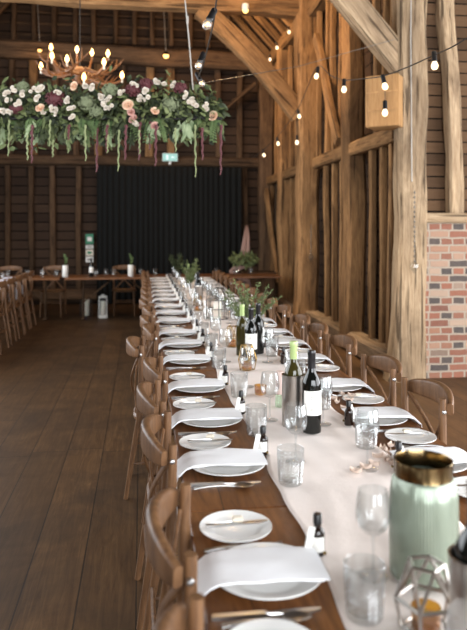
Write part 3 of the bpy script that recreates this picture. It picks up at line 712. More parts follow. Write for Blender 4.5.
# leafy sprigs in glass bottles
def sprigs(name, lab, loc, n, hgt, spread, mat, grp, ll=.05):
    t = thing(name, lab, 'plant', loc, 0, grp)
    MB().lathe([(.0001, 0), (.036, 0), (.04, .006), (.04, .08), (.02, .105), (.018, .14), (.0165, .14), (.017, .105), (.037, .078), (.0001, .008)], 20).build('glass_vase', 'glass', t)
    lf = MB(); st = MB()
    for k in range(n):
        a = R.uniform(0, 2 * PI); e = spread * R.uniform(.3, 1); p0 = Vector((0, 0, .02)); hh = hgt * R.uniform(.65, 1)
        pth = [Vector((e * math.cos(a) * (u ** 1.6), e * math.sin(a) * (u ** 1.6), .02 + hh * (u - .12 * u * u * (e > spread * .7)))) for u in [q / 8 for q in range(9)]]
        st.tube(pth, .002, 5)
        for q in range(3, 9):
            for s2 in range(5):
                d = Vector((R.uniform(-1, 1), R.uniform(-1, 1), R.uniform(-.2, .9))).normalized(); pp = pth[q - 1].lerp(pth[q], R.random())
                lf.leaf(pp, d, Vector((R.uniform(-1, 1), R.uniform(-1, 1), R.uniform(-1, 1))), ll * R.uniform(.6, 1.1), ll * .3)
    st.build('stems', 'stem', t); lf.build('foliage', mat, t); return t
sprigs('leafy_sprigs', 'airy green leafy sprigs in a clear vase behind the dark bottles', tp(.74, yz(4.75, .74), .008), 34, .42, .26, 'leaf_mid', None, .032)
sprigs('leafy_sprigs', 'green leafy sprigs in a clear vase toward the far end', tp(.64, yz(8.9, .64), .007), 16, .42, .16, 'leaf_mid', None, .05)
sprigs('leafy_sprigs', 'green leafy sprigs in a clear vase at the very far end', tp(.58, yz(10.8, .58), .007), 16, .42, .16, 'leaf_dark', None, .05)
# blush flowers far along the runner
def rose(mb, c, r, seed=0, ax=None):
    rr = random.Random(seed); ax = (ax or Vector((0, 0, 1))).normalized(); u = ax.orthogonal().normalized(); w = ax.cross(u)
    for lay, (n, rad, op) in enumerate(((3, .35, .15), (5, .65, .5), (6, 1.0, .95))):
        for k in range(n):
            a = 2 * PI * (k + lay * .4) / n + rr.uniform(-.15, .15); hw = PI / n * 1.25
            vs = []
            for i in range(4):
                t = i / 3
                for j in range(5):
                    b = a + hw * (j / 2 - 1) * (.5 + .5 * math.sin(PI * min(1, t + .25) * .75)); q = r * rad * (.25 + .75 * math.sin(t * PI / 2) + (.12 * op if i == 3 else 0))
                    zz = r * (.95 - .35 * op) * (t ** 1.3) * (1 - .25 * op * (t > .9)) * (1 - .08 * (j - 2) ** 2 * (t > .6))
                    vs.append(c + (u * math.cos(b) + w * math.sin(b)) * q + ax * (zz - .3 * r))
            mb.add(vs, [(i * 5 + j, i * 5 + j + 1, i * 5 + j + 6, i * 5 + j + 5) for i in range(3) for j in range(4)])
# dried petals
pm = MB(); vs = []
for i in range(5):
    for j in range(5): u, w = i / 4 - .5, j / 4 - .5; vs.append((u * .04, w * .028 * (1 - abs(u) * 1.1), .003 + .05 * w * w + .03 * u * u))
pm.add(vs, [(i * 5 + j, i * 5 + j + 1, i * 5 + j + 6, i * 5 + j + 5) for i in range(4) for j in range(4)])
pet = one(pm, 'dried_petal', 'petal_dry', 'petal'); PG = 'dried petals scattered on the runner'
for px, py in ((383, 452), (389, 456), (378, 460), (386, 463), (393, 466), (374, 468), (391, 449), (342, 397), (349, 403), (337, 405), (345, 411), (333, 401), (352, 398), (366, 471), (356, 475)):
    p = on(px, py, TZ + .006); pet.put((p.x, p.y, TZ + .009), R.uniform(0, 6.28), 'curled dried blush petal on the runner by the timber-wall side glasses', PG)

# ------------------------------------------------------------------ head table and far table dressing
G2 = 'tumblers on the head table'
hxs = [-2.9, -2.55, -2.3, -1.95, -1.7, -1.45, -1.3, -.78, -.62, -.48, -.2, 0, .25, 1.35, 1.7, 2.0]
for i, x in enumerate(hxs):
    tumb.put((x, HY0 + .38 + R.uniform(0, .3), TZ + .001), 0, f'small crystal tumbler on the head table, {ORD[i]} along it from the open-floor corner', G2)
def bud():
    t = thing('bottle_vase', 'x', 'vase')
    MB().lathe([(.0001, 0), (.045, 0), (.05, .006), (.05, .19), (.048, .2), (.0001, .2)], 20).build('body', 'white_metal', t)
    s = MB(); s.tube([(0, 0, .2), (.01, 0, .36)], .006, 6)
    for k in range(14): s.leaf(Vector((.005, 0, .22 + .01 * k)), Vector((R.uniform(-1, 1), R.uniform(-1, 1), 1)), Vector((0, 1, .2)), .06, .03)
    s.build('sprig', 'leaf_fern', t); return t
bd = Kind(bud())
for px, lab in ((68, 'tall white cylinder vase with green sprig, left of the wall notices'.replace('left of', 'under the studs beside')), (131, 'tall white cylinder vase with green sprig, before the black curtain')):
    p = at(px, 270, 12.0); bd.put((p.x, HY0 + .25, TZ + .001), 0, lab, 'white cylinder vases on the head table')
p = at(93, 270, 12.0); red.put((p.x, HY0 + .22, TZ + .001), .2, 'dark wine bottle with white label standing on the head table', 'wine bottles beyond the long table')
for i, px in enumerate((58, 125, 18)):
    p = at(px, 265, 13.0); chair.put((p.x, HY1 + .12, 0), PI + R.uniform(-.08, .08), ('wooden cross-back chair behind the head table by the white vase', 'wooden cross-back chair behind the head table, first before the curtain', 'wooden cross-back chair behind the head table in the corner')[i], 'chairs behind the head table')
for i in range(7):
    y = 8.0 + i * .54
    chair.put((-1.98 + R.uniform(-.02, .02), y, 0), PI / 2 + R.uniform(-.06, .06), f'dark cross-back chair beyond the open floor, {ORD[i]} from the near end', 'chairs at the table beyond the open floor')
bn = [one(napkin(h, sd), 'linen_napkin', 'blue_linen', 'napkin', True, 60) for h, sd in ((.22, 11), (.26, 12))]
for i in range(7):
    y = 8.0 + i * .54
    bn[i % 2].put((LTX + .42, y + .02, TZ), PI, f'pale napkin hanging off the table beyond the open floor, {ORD[i]} place', 'napkins on the table beyond the open floor')
    tumb.put((LTX + .1 + R.uniform(-.05, .05), y + .15, TZ + .001), 0, f'crystal tumbler on the table beyond the open floor, {ORD[i]} place', 'tumblers on the table beyond the open floor')
red.put((LTX + .05, 8.9, TZ + .001), 1, 'dark wine bottle on the table beyond the open floor', 'wine bottles beyond the long table')
sprigs('leafy_sprigs', 'green leafy sprigs in a vase on the table beyond the open floor', (LTX - .05, 9.7, TZ + .001), 14, .36, .15, 'leaf_mid', None, .05)
for i, (y, mt) in enumerate(((8.5, 'rose_peach'), (9.25, 'rose_pink'), (10.2, 'rose_peach'))):
    t = thing('flower_posy', f'small posy of {("peach", "dusky pink", "peach")[i]} roses on the table beyond the open floor, {ORD[i]} along', 'flowers', (LTX - .1, y, TZ + .001), 0, 'posies on the table beyond the open floor')
    MB().lathe([(.0001, 0), (.035, 0), (.045, .07), (.042, .07), (.033, .004), (.0001, .004)], 18).build('glass_bowl', 'crystal', t)
    for k in range(7): m = MB(); rose(m, Vector((R.uniform(-.06, .06), R.uniform(-.06, .06), .09 + R.uniform(0, .03))), .034, k, Vector((R.uniform(-.5, .5), R.uniform(-.5, .5), 1))); m.build('rose', mt, t)
# floor lanterns
p = on(86, 316, 0); t = thing('floor_lantern', 'clear glass cylinder lantern with white candle on the floor under the head table', 'lantern', (p.x, p.y, 0))
MB().lathe([(.0001, .004), (.11, .004), (.115, .01), (.118, .3), (.113, .3), (.11, .014), (.0001, .012)], 28).build('glass', 'glass', t); MB().lathe([(.06, .014), (.06, .29), (.055, .3), (.0001, .295)], 20, capb=True).build('candle', 'wax', t)
p = on(103, 318, 0); t = thing('floor_lantern', 'white framed square lantern with candle on the floor before the head table', 'lantern', (p.x, p.y, 0))
m = MB().box((0, 0, .03), (.15, .15, .06), None, .006).box((0, 0, .375), (.15, .15, .025), None, .005)
for sx in (-1, 1):
    for sy in (-1, 1): m.box((sx * .066, sy * .066, .21), (.012, .012, .32))
m.lathe([(.05, .388), (.02, .42), (.0001, .42)], 12).build('frame', 'white_metal', t, False)
g = MB()
for sx in (-1, 1): g.box((sx * .066, 0, .21), (.002, .12, .3)); g.box((0, sx * .066, .21), (.12, .002, .3))
g.build('glass', 'glass', t, False); MB().lathe([(.045, .061), (.045, .29), (.04, .3), (.0001, .296)], 20, capb=True).build('candle', 'wax', t)

# ------------------------------------------------------------------ curtain, signs
cx0, cx1 = xw(97, YB - .3), xw(241, YB - .3); m = MB(); n = 260; vs = []
for j in range(13):
    z = .02 + 2.88 * j / 12
    for i in range(n + 1):
        u = i / n; a = .035 * math.sin(u * 2 * PI * 26 + 1.2 * math.sin(u * 17)) + .02 * noise.noise(Vector((u * 30, z * .4, 0)))
        vs.append((cx0 + (cx1 - cx0) * u, YB - .3 + a * (1 - .35 * j / 12), z))
m.add(vs, [(j * (n + 1) + i, j * (n + 1) + i + 1, (j + 1) * (n + 1) + i + 1, (j + 1) * (n + 1) + i) for j in range(12) for i in range(n)])
cu = tag(m.build('stage_curtain', 'curtain', None, True, 180), 'long pleated black curtain hung on the far gable wall', 'curtain')
q = cu.modifiers.new('thickness', 'SOLIDIFY'); q.thickness = .006
t = thing('exit_sign', 'lit pale green emergency sign above the black curtain', 'sign', (xw(170, YB - .3), YB - .3, 1.556 + 73 * 14.2 / F))
MB().box((0, 0, 0), (.32, .05, .17), None, .008).build('sign_box', 'white_metal', t, False); MB().box((0, -.027, 0), (.3, .006, .15)).build('lit_panel', 'sign_lit', t, False)
m = MB().box((-.06, -.032, .0), (.05, .004, .1)).box((.06, -.032, 0), (.07, .004, .026)); m.add([(.02, -.033, 0), (.05, -.033, .04), (.05, -.033, -.04)], [(0, 1, 2)]); m.build('arrow_symbol', 'sign_white', t, False)
MB().box((0, .02, -.11), (.05, .02, .08)).build('bracket', 'white_metal', t, False)
for (y0, y1, mt, lab) in ((234, 244, 'sign_green', 'green safety notice, topmost of four on the dark wall'), (245, 248.5, 'white_metal', 'small white notice second down on the dark wall'), (249.5, 255.5, 'cream', 'cream notice third down on the dark wall'), (256.5, 262, 'paper', 'white notice lowest of four on the dark wall')):
    a, b = at(85.5, y0, 14.3), at(93, y1, 14.3); c = (a + b) / 2
    nt = tag(MB().box((0, 0, 0), (abs(b.x - a.x), .012, abs(a.z - b.z))).build('wall_notice', mt, None, False), lab, 'notice', 'notices on the dark wall'); nt.location = (xw(89.5, YB - .13), YB - .135, c.z)
    m = MB().box((0, -.008, .0), (.09, .004, abs(a.z - b.z) * .4)); m.build('printed_block', 'paper' if mt == 'sign_green' else 'sign_green' if mt == 'cream' else 'grey_print', nt, False)
# draped corner table
p = at(258, 290, 13.2); t = thing('corner_table', 'dark side table in the far corner under the draped blush cloth', 'table', (p.x, p.y, 0))
MB().box((0, 0, .73), (.62, .5, .04), None, .006).build('tabletop', 'timber_dark', t, False); MB().box((0, 0, .4), (.54, .42, .6)).build('cupboard', 'timber_dark', t, False)
for sx in (-1, 1):
    for sy in (-1, 1): MB().box((sx * .26, sy * .2, .35), (.05, .05, .7)).build('leg', 'timber_dark', t, False)
def ribbon(pts, name, mat, lab):
    m = MB(); vs = []; n = 10
    for j, (c, w, d) in enumerate(pts):
        for i in range(n + 1): u = i / n - .5; vs.append(c + RT * (u * w) + FW * (d * math.sin(u * 18)) + Vector((0, 0, .02 * math.cos(u * 12))))
    m.add(vs, [(j * (n + 1) + i, j * (n + 1) + i + 1, (j + 1) * (n + 1) + i + 1, (j + 1) * (n + 1) + i) for j in range(len(pts) - 1) for i in range(n)])
    o = tag(m.build(name, mat, None, True, 180), lab, 'drape'); q = o.modifiers.new('thickness', 'SOLIDIFY'); q.thickness = .006; return o
ribbon([(at(247, 226, 13.0), .05, .02), (at(246.5, 238, 12.95), .12, .03), (at(245.5, 250, 12.9), .16, .04), (at(244, 262, 12.85), .2, .04)], 'blush_drape', 'blush_drape', 'narrow blush cloth tail hanging above the greenery in the corner')
ribbon([(at(247, 266, 12.8), .26, .03), (at(238, 268, 12.78), .2, .03), (at(233, 272, 12.76), .14, .03), (at(236, 277, 12.74), .2, .03), (at(243, 281, 12.72), .26, .03), (at(246, 290, 12.72), .2, .04)], 'blush_swag', 'blush_drape', 'looped blush cloth swag under the corner greenery')
gl = MB()
for k in range(160):
    pp = at(R.uniform(232, 256), R.uniform(255, 265), 12.7 + R.uniform(-.1, .15)); gl.leaf(pp, Vector((R.uniform(-1, 1), R.uniform(-1, .3), R.uniform(-.6, 1))), Vector((R.uniform(-1, 1), -1, 1)), .11, .04)
gl.tube([at(231, 262, 12.75), at(243, 260, 12.75), at(257, 263, 12.85)], .012, 6)
tag(gl.build('greenery_garland', 'leaf_mid'), 'green leafy garland lying over the blush cloth in the corner', 'garland')

# ------------------------------------------------------------------ hanging flower installation
FZ = 5.75
fc = at(80, 115, FZ); fl = thing('hanging_flower_installation', 'long hanging arrangement of roses, foliage and trailing amaranthus over the open floor', 'flower arrangement', (fc.x, fc.y, fc.z))
fl.rotation_euler.z = -PSI
def fp(px, py, dy=0.0):  # local coordinates: x along the arrangement
    zc = FZ + dy; q = at(px, py, zc) - fc; return Vector((q.dot(RT), q.dot(FW), q.z))
m = MB()
for d in (-.16, .16): m.tube([fp(-60, 118, d), fp(222, 118, d)], .018, 8)
for px in range(-50, 230, 30): m.tube([fp(px, 118, -.16), fp(px, 118, .16)], .012, 8)
m.build('ladder_frame', 'iron', fl)
MB().tube([fp(193, 90), fp(189, 40), fp(184, -10), fp(178, -90)], .006, 6).build('hanging_cable', 'cable', fl); MB().tube([fp(-40, 90), fp(-44, -90)], .006, 6).build('hanging_cable', 'cable', fl)
MB().box(fp(187.5, 20), (.02, .02, .06)).build('cable_clamp', 'cable', fl, False)
def edge(px): # half extents shrink at the tip
    return max(0, min(1, (227 - px) / 26)) ** .5
rl = R
dk, md, pa, fe = MB(), MB(), MB(), MB()
for k in range(3400):
    px = rl.uniform(-70, 221); e = edge(px); py = 112 + rl.gauss(0, 12) * e; dy = rl.uniform(-.26, .26) * e
    d = Vector((rl.uniform(-1, 1), rl.uniform(-1, .4), rl.uniform(-1.0, .6))); n_ = Vector((rl.uniform(-1, 1), -1, rl.uniform(-.5, 1)))
    (dk if rl.random() < .62 else md).leaf(fp(px, py, dy), d, n_, rl.uniform(.05, .1), rl.uniform(.022, .04))
for k in range(70): # hanging leafy sprays below
    px = rl.uniform(-66, 224); e = edge(px); p0 = fp(px, 120, rl.uniform(-.25, .2) * e); L = rl.uniform(.06, .17)
    tgt = pa if rl.random() < .38 else md if rl.random() < .5 else dk
    for q in range(9):
        u = q / 8; pp = p0 + Vector((rl.uniform(-.02, .02), -.05 * math.sin(u * 2), -L * u)); tgt.leaf(pp, Vector((rl.uniform(-.7, .7), rl.uniform(-.7, .2), -1)), Vector((rl.uniform(-.6, .6), -1, .2)), rl.uniform(.06, .1), rl.uniform(.022, .038))
for k in range(60): # ferns
    px = rl.uniform(-66, 222); e = edge(px); p0 = fp(px, 118, rl.uniform(-.2, .2) * e); L = rl.uniform(.12, .22); sx = rl.uniform(-.1, .1)
    for q in range(16):
        u = q / 15; pp = p0 + Vector((sx * u, -.12 * math.sin(u * 1.5), -L * u * u))
        for s2 in (-1, 1): fe.leaf(pp, Vector((s2, -.2, -.7)), Vector((0, -1, .2)), .055 * (1.1 - u * .7), .012)
for k in range(9): # taller wisps on top
    px = rl.uniform(-50, 215); p0 = fp(px, 98, rl.uniform(-.1, .1))
    for q in range(8): md.leaf(p0 + Vector((0, 0, .012 * q)), Vector((rl.uniform(-1, 1), rl.uniform(-1, 1), .9)), Vector((0, -1, .3)), .06, .03)
dk.build('dark_foliage', 'leaf_dark', fl); md.build('olive_foliage', 'leaf_mid', fl); pa.build('sage_foliage', 'leaf_pale', fl); fe.build('fern_foliage', 'leaf_fern', fl)
RS = [(74, 86, 'p'), (40, 108, 'p'), (128, 105, 'p'), (155, 111, 'p'), (166, 110, 'x'), (213, 116, 'p'), (133, 119, 'k'), (131, 112, 'k'), (5, 94, 'w'), (13, 90, 'w'), (7, 100, 'w'), (3, 110, 'w'), (34, 88, 'w'), (41, 90, 'w'), (36, 97, 'w'), (44, 110, 'w'), (52, 110, 'w'), (66, 101, 'w'), (71, 108, 'w'), (85, 86, 'w'), (92, 87, 'w'), (103, 103, 'w'), (108, 99, 'w'), (109, 108, 'w'), (142, 99, 'w'), (148, 97, 'w'), (145, 90, 'w'), (165, 84, 'w'), (172, 86, 'w'), (186, 96, 'w'), (191, 99, 'w'), (193, 104, 'w'), (205, 107, 'w'), (155, 126, 'k'), (22, 92, 'w'), (19, 103, 'w'), (58, 92, 'w'), (120, 92, 'w'), (178, 108, 'x'), (100, 95, 'w'), (134, 84, 'w'), (156, 82, 'w'), (11, 113, 'w'), (56, 111, 'w'), (73, 116, 'w'), (134, 123, 'w'), (-20, 100, 'p'), (-35, 95, 'w'), (-8, 108, 'w'), (-48, 104, 'k')]
for i, (px, py, k) in enumerate(RS):
    if k == 'x': continue
    m = MB(); r = {'p': .042, 'k': .036, 'w': .02}[k]; c0 = fp(px, py, -.27 - rl.uniform(0, .03) if edge(px) > .9 else -.18)
    for q in range(1 if k != 'w' else 3):
        rose(m, c0 + Vector((rl.uniform(-.028, .028), rl.uniform(-.01, .01), rl.uniform(-.028, .028))) * (q > 0), r * rl.uniform(.75, 1.1), i * 3 + q, Vector((rl.uniform(-.6, .6), -1, rl.uniform(-.2, .7))))
    m.build('rose', {'p': 'rose_peach', 'k': 'rose_pink', 'w': 'rose_white'}[k], fl)
def head(px, py, r, mat, name, nb=70, br=.011):
    m = MB(); c = fp(px, py, -.24)
    for k in range(nb):
        a, b = rl.uniform(0, 2 * PI), math.acos(rl.uniform(-1, 1)); m.sphere(c + Vector((r * math.sin(b) * math.cos(a), r * .7 * math.sin(b) * math.sin(a), r * .8 * math.cos(b))), br, 6, 4)
    m.sphere(c, r * .8, 10, 6, .8); m.build(name, mat, fl)
for px, py, r in ((87, 103, .07), (96, 112, .05), (110, 90, .06), (170, 104, .07), (23, 87, .045)): head(px, py, r, 'sedum', 'sedum_head')
for px, py, r in ((55, 99, .075), (16, 109, .05), (133, 90, .06), (180, 88, .05), (146, 84, .05)): head(px, py, r, 'burgundy', 'burgundy_bloom')
for px, y0, y1, mt in ((9, 120, 156, 'amar_green'), (27, 135, 160, 'amar_green'), (32, 125, 163, 'burgundy'), (50, 120, 146, 'amar_green'), (53, 140, 157, 'amar_green'), (69, 130, 153, 'amar_green'), (69, 125, 140, 'burgundy'), (85, 125, 161, 'amar_green'), (97, 128, 172, 'burgundy'), (107, 125, 152, 'burgundy'), (108, 135, 153, 'amar_green'), (119, 130, 171, 'amar_green'), (126, 125, 160, 'burgundy'), (139, 130, 154, 'amar_green'), (156, 125, 166, 'burgundy'), (175, 128, 152, 'amar_green'), (195, 125, 177, 'amar_green'), (202, 128, 160, 'burgundy'), (221, 125, 175, 'burgundy'), (150, 122, 150, 'burgundy'), (140, 122, 160, 'burgundy')):
    m = MB(); dy = rl.uniform(-.34, -.2); a, b = fp(px, y0, dy), fp(px + rl.uniform(-1, 1), y1, dy); n = 18
    m.tube([a.lerp(b, q / n) + Vector((.004 * math.sin(q * 1.3), 0, 0)) for q in range(n + 1)], [(.011 + .003 * math.sin(q * 2.1)) * (1.05 - .5 * q / n) * (1.0 if mt == 'burgundy' else .75) for q in range(n + 1)], 7); m.build('trailing_amaranthus', mt, fl)

# ------------------------------------------------------------------ antler chandelier
CZ = 8.4; cc = at(80, 69, CZ); ch = thing('antler_chandelier', 'antler chandelier with lit candle bulbs above the hanging flowers', 'chandelier', cc); ch.rotation_euler.z = -PSI
def cp(px, py, dy=0.0): q = at(px, py, CZ + dy) - cc; return Vector((q.dot(RT), dy, q.z))
tips = [(51, 47, .25), (52, 56, -.35), (77, 49, .45), (41, 66, -.05), (67, 59, -.4), (84, 77, -.5), (104, 62, -.35), (108, 53, .25), (122, 75, 0.05), (92, 52, .5)]
for i in range(10):
    px, py, dy = tips[i]; tip = cp(px, py + 5, dy); a0 = math.atan2(dy, tip.x); b0 = Vector((.12 * math.cos(a0 + 1.1), .12 * math.sin(a0 + 1.1), -.06))
    mid = Vector((tip.x * .62, tip.y * .62, min(tip.z, 0) - .13)); pth = []
    for q in range(11):
        u = q / 10; pth.append(b0 * (1 - u) ** 2 + mid * 2 * u * (1 - u) + tip * u * u)
    m = MB().tube(pth, [.022 - .009 * q / 10 for q in range(11)], 8)
    for q, (s2, L) in ((3, (1, .2)), (5, (-1, .17)), (7, (1, .14))):
        c0 = pth[q]; d = Vector((-s2 * math.sin(a0) * .7, s2 * math.cos(a0) * .7, .45 * R.choice((1, .4, -.5)))); o2 = Vector((math.cos(a0), math.sin(a0), .2))
        m.tube([c0, c0 + d * L * .5 + o2 * .03, c0 + d * L + o2 * L * .55], [.012, .009, .003], 7)
    m.build('antler', 'antler', ch)
    MB().lathe([(.012, -.05), (.013, .0), (.0001, .002)], 10, tip + Vector((0, 0, .02)), capb=True).build('candle_sleeve', 'cream', ch)
    MB().lathe([(.01, 0), (.024, .022), (.026, .04), (.013, .075), (.0001, .092)], 12, tip + Vector((0, 0, .022))).build('candle_bulb', 'bulb_warm', ch)
for i in range(5):
    a0 = 2 * PI * i / 5 + .3; rr_ = R.uniform(.4, .52); z0 = R.uniform(-.08, .0); m = MB(); pth = []
    for q in range(11):
        u = q / 10; a = a0 + 1.15 * u; r_ = .16 + (rr_ - .16) * math.sin(u * PI / 2) ** .8; pth.append(Vector((r_ * math.cos(a), r_ * math.sin(a), z0 - .1 * math.sin(u * PI) + .16 * u * u)))
    m.tube(pth, [.022 - .016 * q / 10 for q in range(11)], 8)
    for q, L in ((4, .2), (6, .17), (8, .12)):
        d = Vector((math.cos(a0 + q * .1), math.sin(a0 + q * .1), .45)).normalized(); m.tube([pth[q], pth[q] + d * L * .5, pth[q] + d * L + Vector((0, 0, .05))], [.013, .01, .004], 7)
    m.build('antler', 'antler', ch)
MB().sphere((0, 0, -.06), .09, 12, 8).build('hub', 'antler', ch); MB().tube([(0, 0, .0), (0, 0, 2.9)], .008, 6).build('chain', 'iron', ch)

# ------------------------------------------------------------------ lamps hung over the far beam, festoon lights
GP = 'small warm pendant lamps'
for i, (px, py, zc, cpx, lab) in enumerate(((166, 56, 13.9, 161, 'small lit pendant lamp on a cord before the far tie beam'), (40, 51, 13.9, 38, 'small lit pendant lamp on a cord above the chandelier side'))):
    c = at(px, py, zc); t = thing('pendant_lamp', lab, 'lamp', c, 0, GP); MB().lathe([(.03, .09), (.06, .05), (.1, .01), (.097, .008), (.05, .045), (.0001, .07)], 18).build('shade', 'gold', t)
    MB().sphere((0, 0, .01), .06, 12, 8).build('bulb', 'lamp_warm', t); MB().tube([(0, 0, .08), (-.05, 0, 1.0), (-.08, 0, 2.0)], .005, 6).build('cord', 'cable', t)
c = at(248, 5, 10.4); t = thing('spotlight', 'small lit spotlight fixed to the tie beam above the curved brace', 'lamp', (c.x, P3.y - .22, c.z)); MB().lathe([(.05, 0), (.06, .05), (.05, .1), (.0001, .1)], 16).build('housing', 'white_metal', t); MB().sphere((0, 0, .0), .045, 12, 8).build('bulb', 'lamp_warm', t)
MB().box((0, .05, .06), (.03, .1, .03)).build('bracket', 'iron', t, False)
def festoon(name, lab, pts, bulbs, rad, lit):
    t = thing(name, lab, 'string lights', at(*pts[0])); o = t.location.copy(); P = [at(*p) - o for p in pts]
    # smooth the wire
    Q = []
    for i in range(len(P) - 1):
        a, b, c, d = P[max(i - 1, 0)], P[i], P[i + 1], P[min(i + 2, len(P) - 1)]
        for k in range(6): u = k / 6; Q.append(.5 * ((2 * b) + (c - a) * u + (2 * a - 5 * b + 4 * c - d) * u * u + (3 * b - a - 3 * c + d) * u ** 3))
    Q.append(P[-1]); MB().tube(Q, rad, 6).build('cable', 'dark_cable', t)
    for (px, py, zc, dx, dy) in bulbs:
        c = at(px, py, zc) - o; d = Vector((0, 0, -1)) + RT * dx + FW * dy; d.normalize()
        rot = Vector((0, 0, -1)).rotation_difference(d).to_matrix().to_4x4(); rot.translation = c
        so = MB().lathe([(.0001, .012), (.013, .012), (.017, .004), (.0175, -.045), (.02, -.05), (.019, -.058), (.0001, -.058)], 14).build('lamp_socket', 'black_plastic', t); so.matrix_basis = rot
        bb = MB().lathe([(.012, -.055), (.018, -.068), (.0235, -.083), (.022, -.098), (.013, -.11), (.0001, -.114)], 14).build('bulb', 'bulb_white' if lit else 'bulb_dim', t); bb.matrix_basis = rot
        if not lit:
            fl_ = MB().tube([(-.004, 0, -.07), (-.006, 0, -.095), (.006, 0, -.095), (.004, 0, -.07)], .0018, 5).build('filament', 'bulb_warm', bb)
    return t
festoon('festoon_lights', 'dark festoon cable with clear bulbs receding overhead beside the flower cable', [(221, -30, 3.0), (216, 4, 3.3), (213, 25, 3.6), (207, 50, 4.1), (203, 65, 4.5), (198, 78, 5.0)], [(214, 11, 3.4, -.45, -.3), (203, 54, 4.3, -.35, -.3), (197, 74, 5.0, .5, -.3)], .004, False)
festoon('festoon_lights', 'dark festoon cable of lit bulbs sagging past the pale post', [(475, 33, 3.9), (452, 47, 4.2), (434, 55, 4.5), (410, 66, 4.9), (383, 76, 5.3), (360, 79, 5.7), (344, 80, 6.0), (330, 75, 6.4), (318, 66, 6.8), (308, 86, 7.8), (297, 110, 8.8), (278, 136, 10.0), (262, 151, 11.0), (250, 160, 12.0)], [(434, 53, 4.5, .05, 0), (382.5, 76, 5.3, .25, 0), (344, 80, 6.0, 0, 0), (318, 68, 6.8, -.2, 0), (298, 110, 8.8, .2, 0), (277, 138, 10.0, .2, 0), (263, 150, 11.0, .2, 0)], .0045, True)
festoon('festoon_lights', 'festoon bulbs strung along the wall plate in the far bay', [(300, 20, 10.9), (290, 30, 11.3), (277, 46, 12.0), (268, 56, 12.6)], [(289, 27, 11.3, 0, 0), (277, 43, 12.0, 0, 0), (270, 55, 12.6, 0, 0)], .004, True)
for px, py, zc, lab in ((297, 141, 8.8, 'single lit bulb hanging before the brown post'), (385, 107, 5.3, 'single lit bulb hanging before the pine box')):
    festoon('hanging_bulb', lab, [(px, py - 30, zc), (px, py - 15, zc), (px, py - 5, zc)], [(px, py - 5, zc, 0, 0)], .002, True)
# taut cable across the barn
tag(MB().tube([at(203, 83, 5.0), at(300, 66, 6.4), at(399, 38, 6.95)], .0028, 6).build('support_cable', 'steel_dark'), 'thin pale cable stretched across the barn to the side wall', 'cable')
tag(MB().tube([(P1.x - .02, P1.y - .13, 5.1), (P1.x - .03, P1.y - .125, 3.5), (P1.x - .02, P1.y - .13, 2.05)], .006, 6).build('electric_cable', 'cable'), 'pale grey electric cable running down the pale post', 'cable')
for px, y0, y1, zc, lab in ((414.5, 190, 266, 6.88, 'clear crystal drop on a chain hung against the pale post'), (311, 225, 257, 10.75, 'clear crystal drop hung against the brown post')):
    a, b = at(px, y0, zc), at(px, y1, zc); t = thing('crystal_drop', lab, 'ornament', b, 0, None); L = a.z - b.z; m = MB()
    for k in range(int(L / .05)): m.sphere((0, 0, .05 + k * .05), .011, 8, 5)
    m.tube([(0, 0, .04), (0, 0, L)], .0025, 5).build('bead_chain', 'steel_dark', t); MB().lathe([(.0001, -.08), (.045, -.016), (.045, .016), (.014, .045), (.0001, .05)], 6).build('crystal', 'crystal', t, False)
# pine box by the pale post
c = at(384, 103, 6.95); t = thing('pine_box', 'pale pine speaker box fixed in the timber frame by the pale post', 'box', (c.x + .02, c.y + .0, c.z), .95)
MB().box((0, 0, 0), (.3, .34, .52), None, .006).build('case', 'ply', t, False)
for z in (-.09, .09): MB().box((-.152, 0, z), (.006, .33, .012)).build('panel_strip', 'ply', t, False)
MB().box((.2, .05, 0), (.22, .05, .05)).build('bracket', 'iron', t, False)

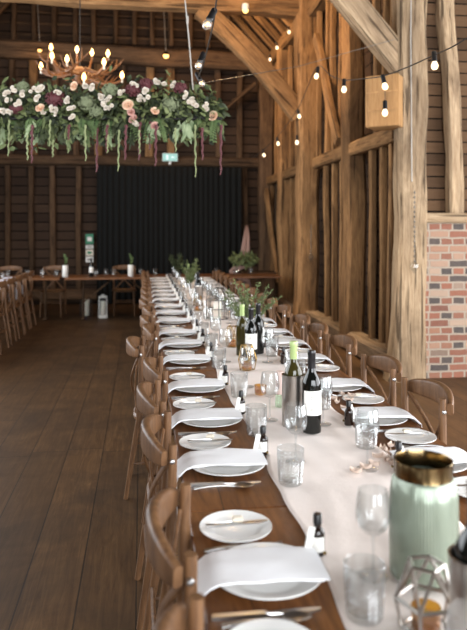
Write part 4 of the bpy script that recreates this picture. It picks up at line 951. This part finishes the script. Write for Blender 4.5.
# ------------------------------------------------------------------ light
def area(name, loc, rot, sx, sy, e, col):
    l = bpy.data.lights.new(name, 'AREA'); l.shape = 'RECTANGLE'; l.size = sx; l.size_y = sy; l.energy = e; l.color = col
    o = bpy.data.objects.new(name, l); COL.objects.link(o); o.location = loc; o.rotation_euler = rot; return o
def point(name, loc, e, col, r=.08):
    l = bpy.data.lights.new(name, 'POINT'); l.energy = e; l.color = col; l.shadow_soft_size = r
    o = bpy.data.objects.new(name, l); COL.objects.link(o); o.location = loc; return o
area('daylight_front_doorway', (1.9, YF + .1, 2.2), (PI / 2, 0, 0), 6.4, 4.2, 980, (.93, .965, 1))
area('daylight_side_doorway', (XR - .1, 1.6, 2.1), (PI / 2, 0, PI / 2), 7.6, 4.0, 800, (.97, .98, 1))
area('daylight_long_window', (XL, 7, 2.4), (PI / 2, 0, -PI / 2), 8.8, 3.0, 430, (.92, .96, 1))
WARM = (1, .62, .3); SOFT = (1, .83, .63)
def spot(name, loc, to, e, col, deg=70, r=.12):
    l = bpy.data.lights.new(name, 'SPOT'); l.energy = e; l.color = col; l.spot_size = math.radians(deg); l.spot_blend = .8; l.shadow_soft_size = r
    o = bpy.data.objects.new(name, l); COL.objects.link(o); o.location = loc; o.rotation_euler = (Vector(to) - Vector(loc)).to_track_quat('-Z', 'Y').to_euler(); return o
for px, py, zc in ((166, 62, 13.6), (40, 57, 13.6)): point('pendant_glow', at(px, py, zc), 6, WARM)
point('spot_glow', at(248, 10, 10.15), 12, WARM)
point('chandelier_glow', cc + Vector((0, 0, .1)), 22, WARM, .3)
# unseen spotlights high across the floor, washing the timber wall
spot('unseen_spot', (-1.6, 6.4, 4.6), (2.8, 8.8, 1.6), 180, SOFT, 75)
spot('unseen_spot', (-1.8, 8.6, 5.0), (2.8, 12.0, 2.2), 150, SOFT, 80)
spot('unseen_spot', (-.6, 6.4, 4.7), (-.6, 14.6, 1.6), 60, SOFT, 80)  # spot added to lift the dark gable wall
for yy in (4.4, 6.1, 8.2, 10.0): spot('unseen_spot', (2.3, yy, 4.9), (2.1, yy, 0), 900, (1, .76, .48), 30)  # row of spots added to brighten the floor by the timber wall
spot('unseen_spot', (.2, 8.0, 4.7), (2.9, 9.2, 4.3), 420, WARM, 70)
spot('unseen_spot', (.2, 11.2, 4.9), (2.9, 12.6, 4.4), 380, WARM, 75)
for loc, e in (((1.6, 8.6, 5.6), 70), ((1.6, 12.6, 5.7), 60), ((1.0, 4.6, 5.4), 12), ((-1.5, 9.5, 5.9), 30)): point('roof_lamp', loc, e, WARM, .15)
w = bpy.data.worlds.new('world'); S.world = w; w.use_nodes = True; w.node_tree.nodes['Background'].inputs[0].default_value = (.9, .93, 1, 1); w.node_tree.nodes['Background'].inputs[1].default_value = .35
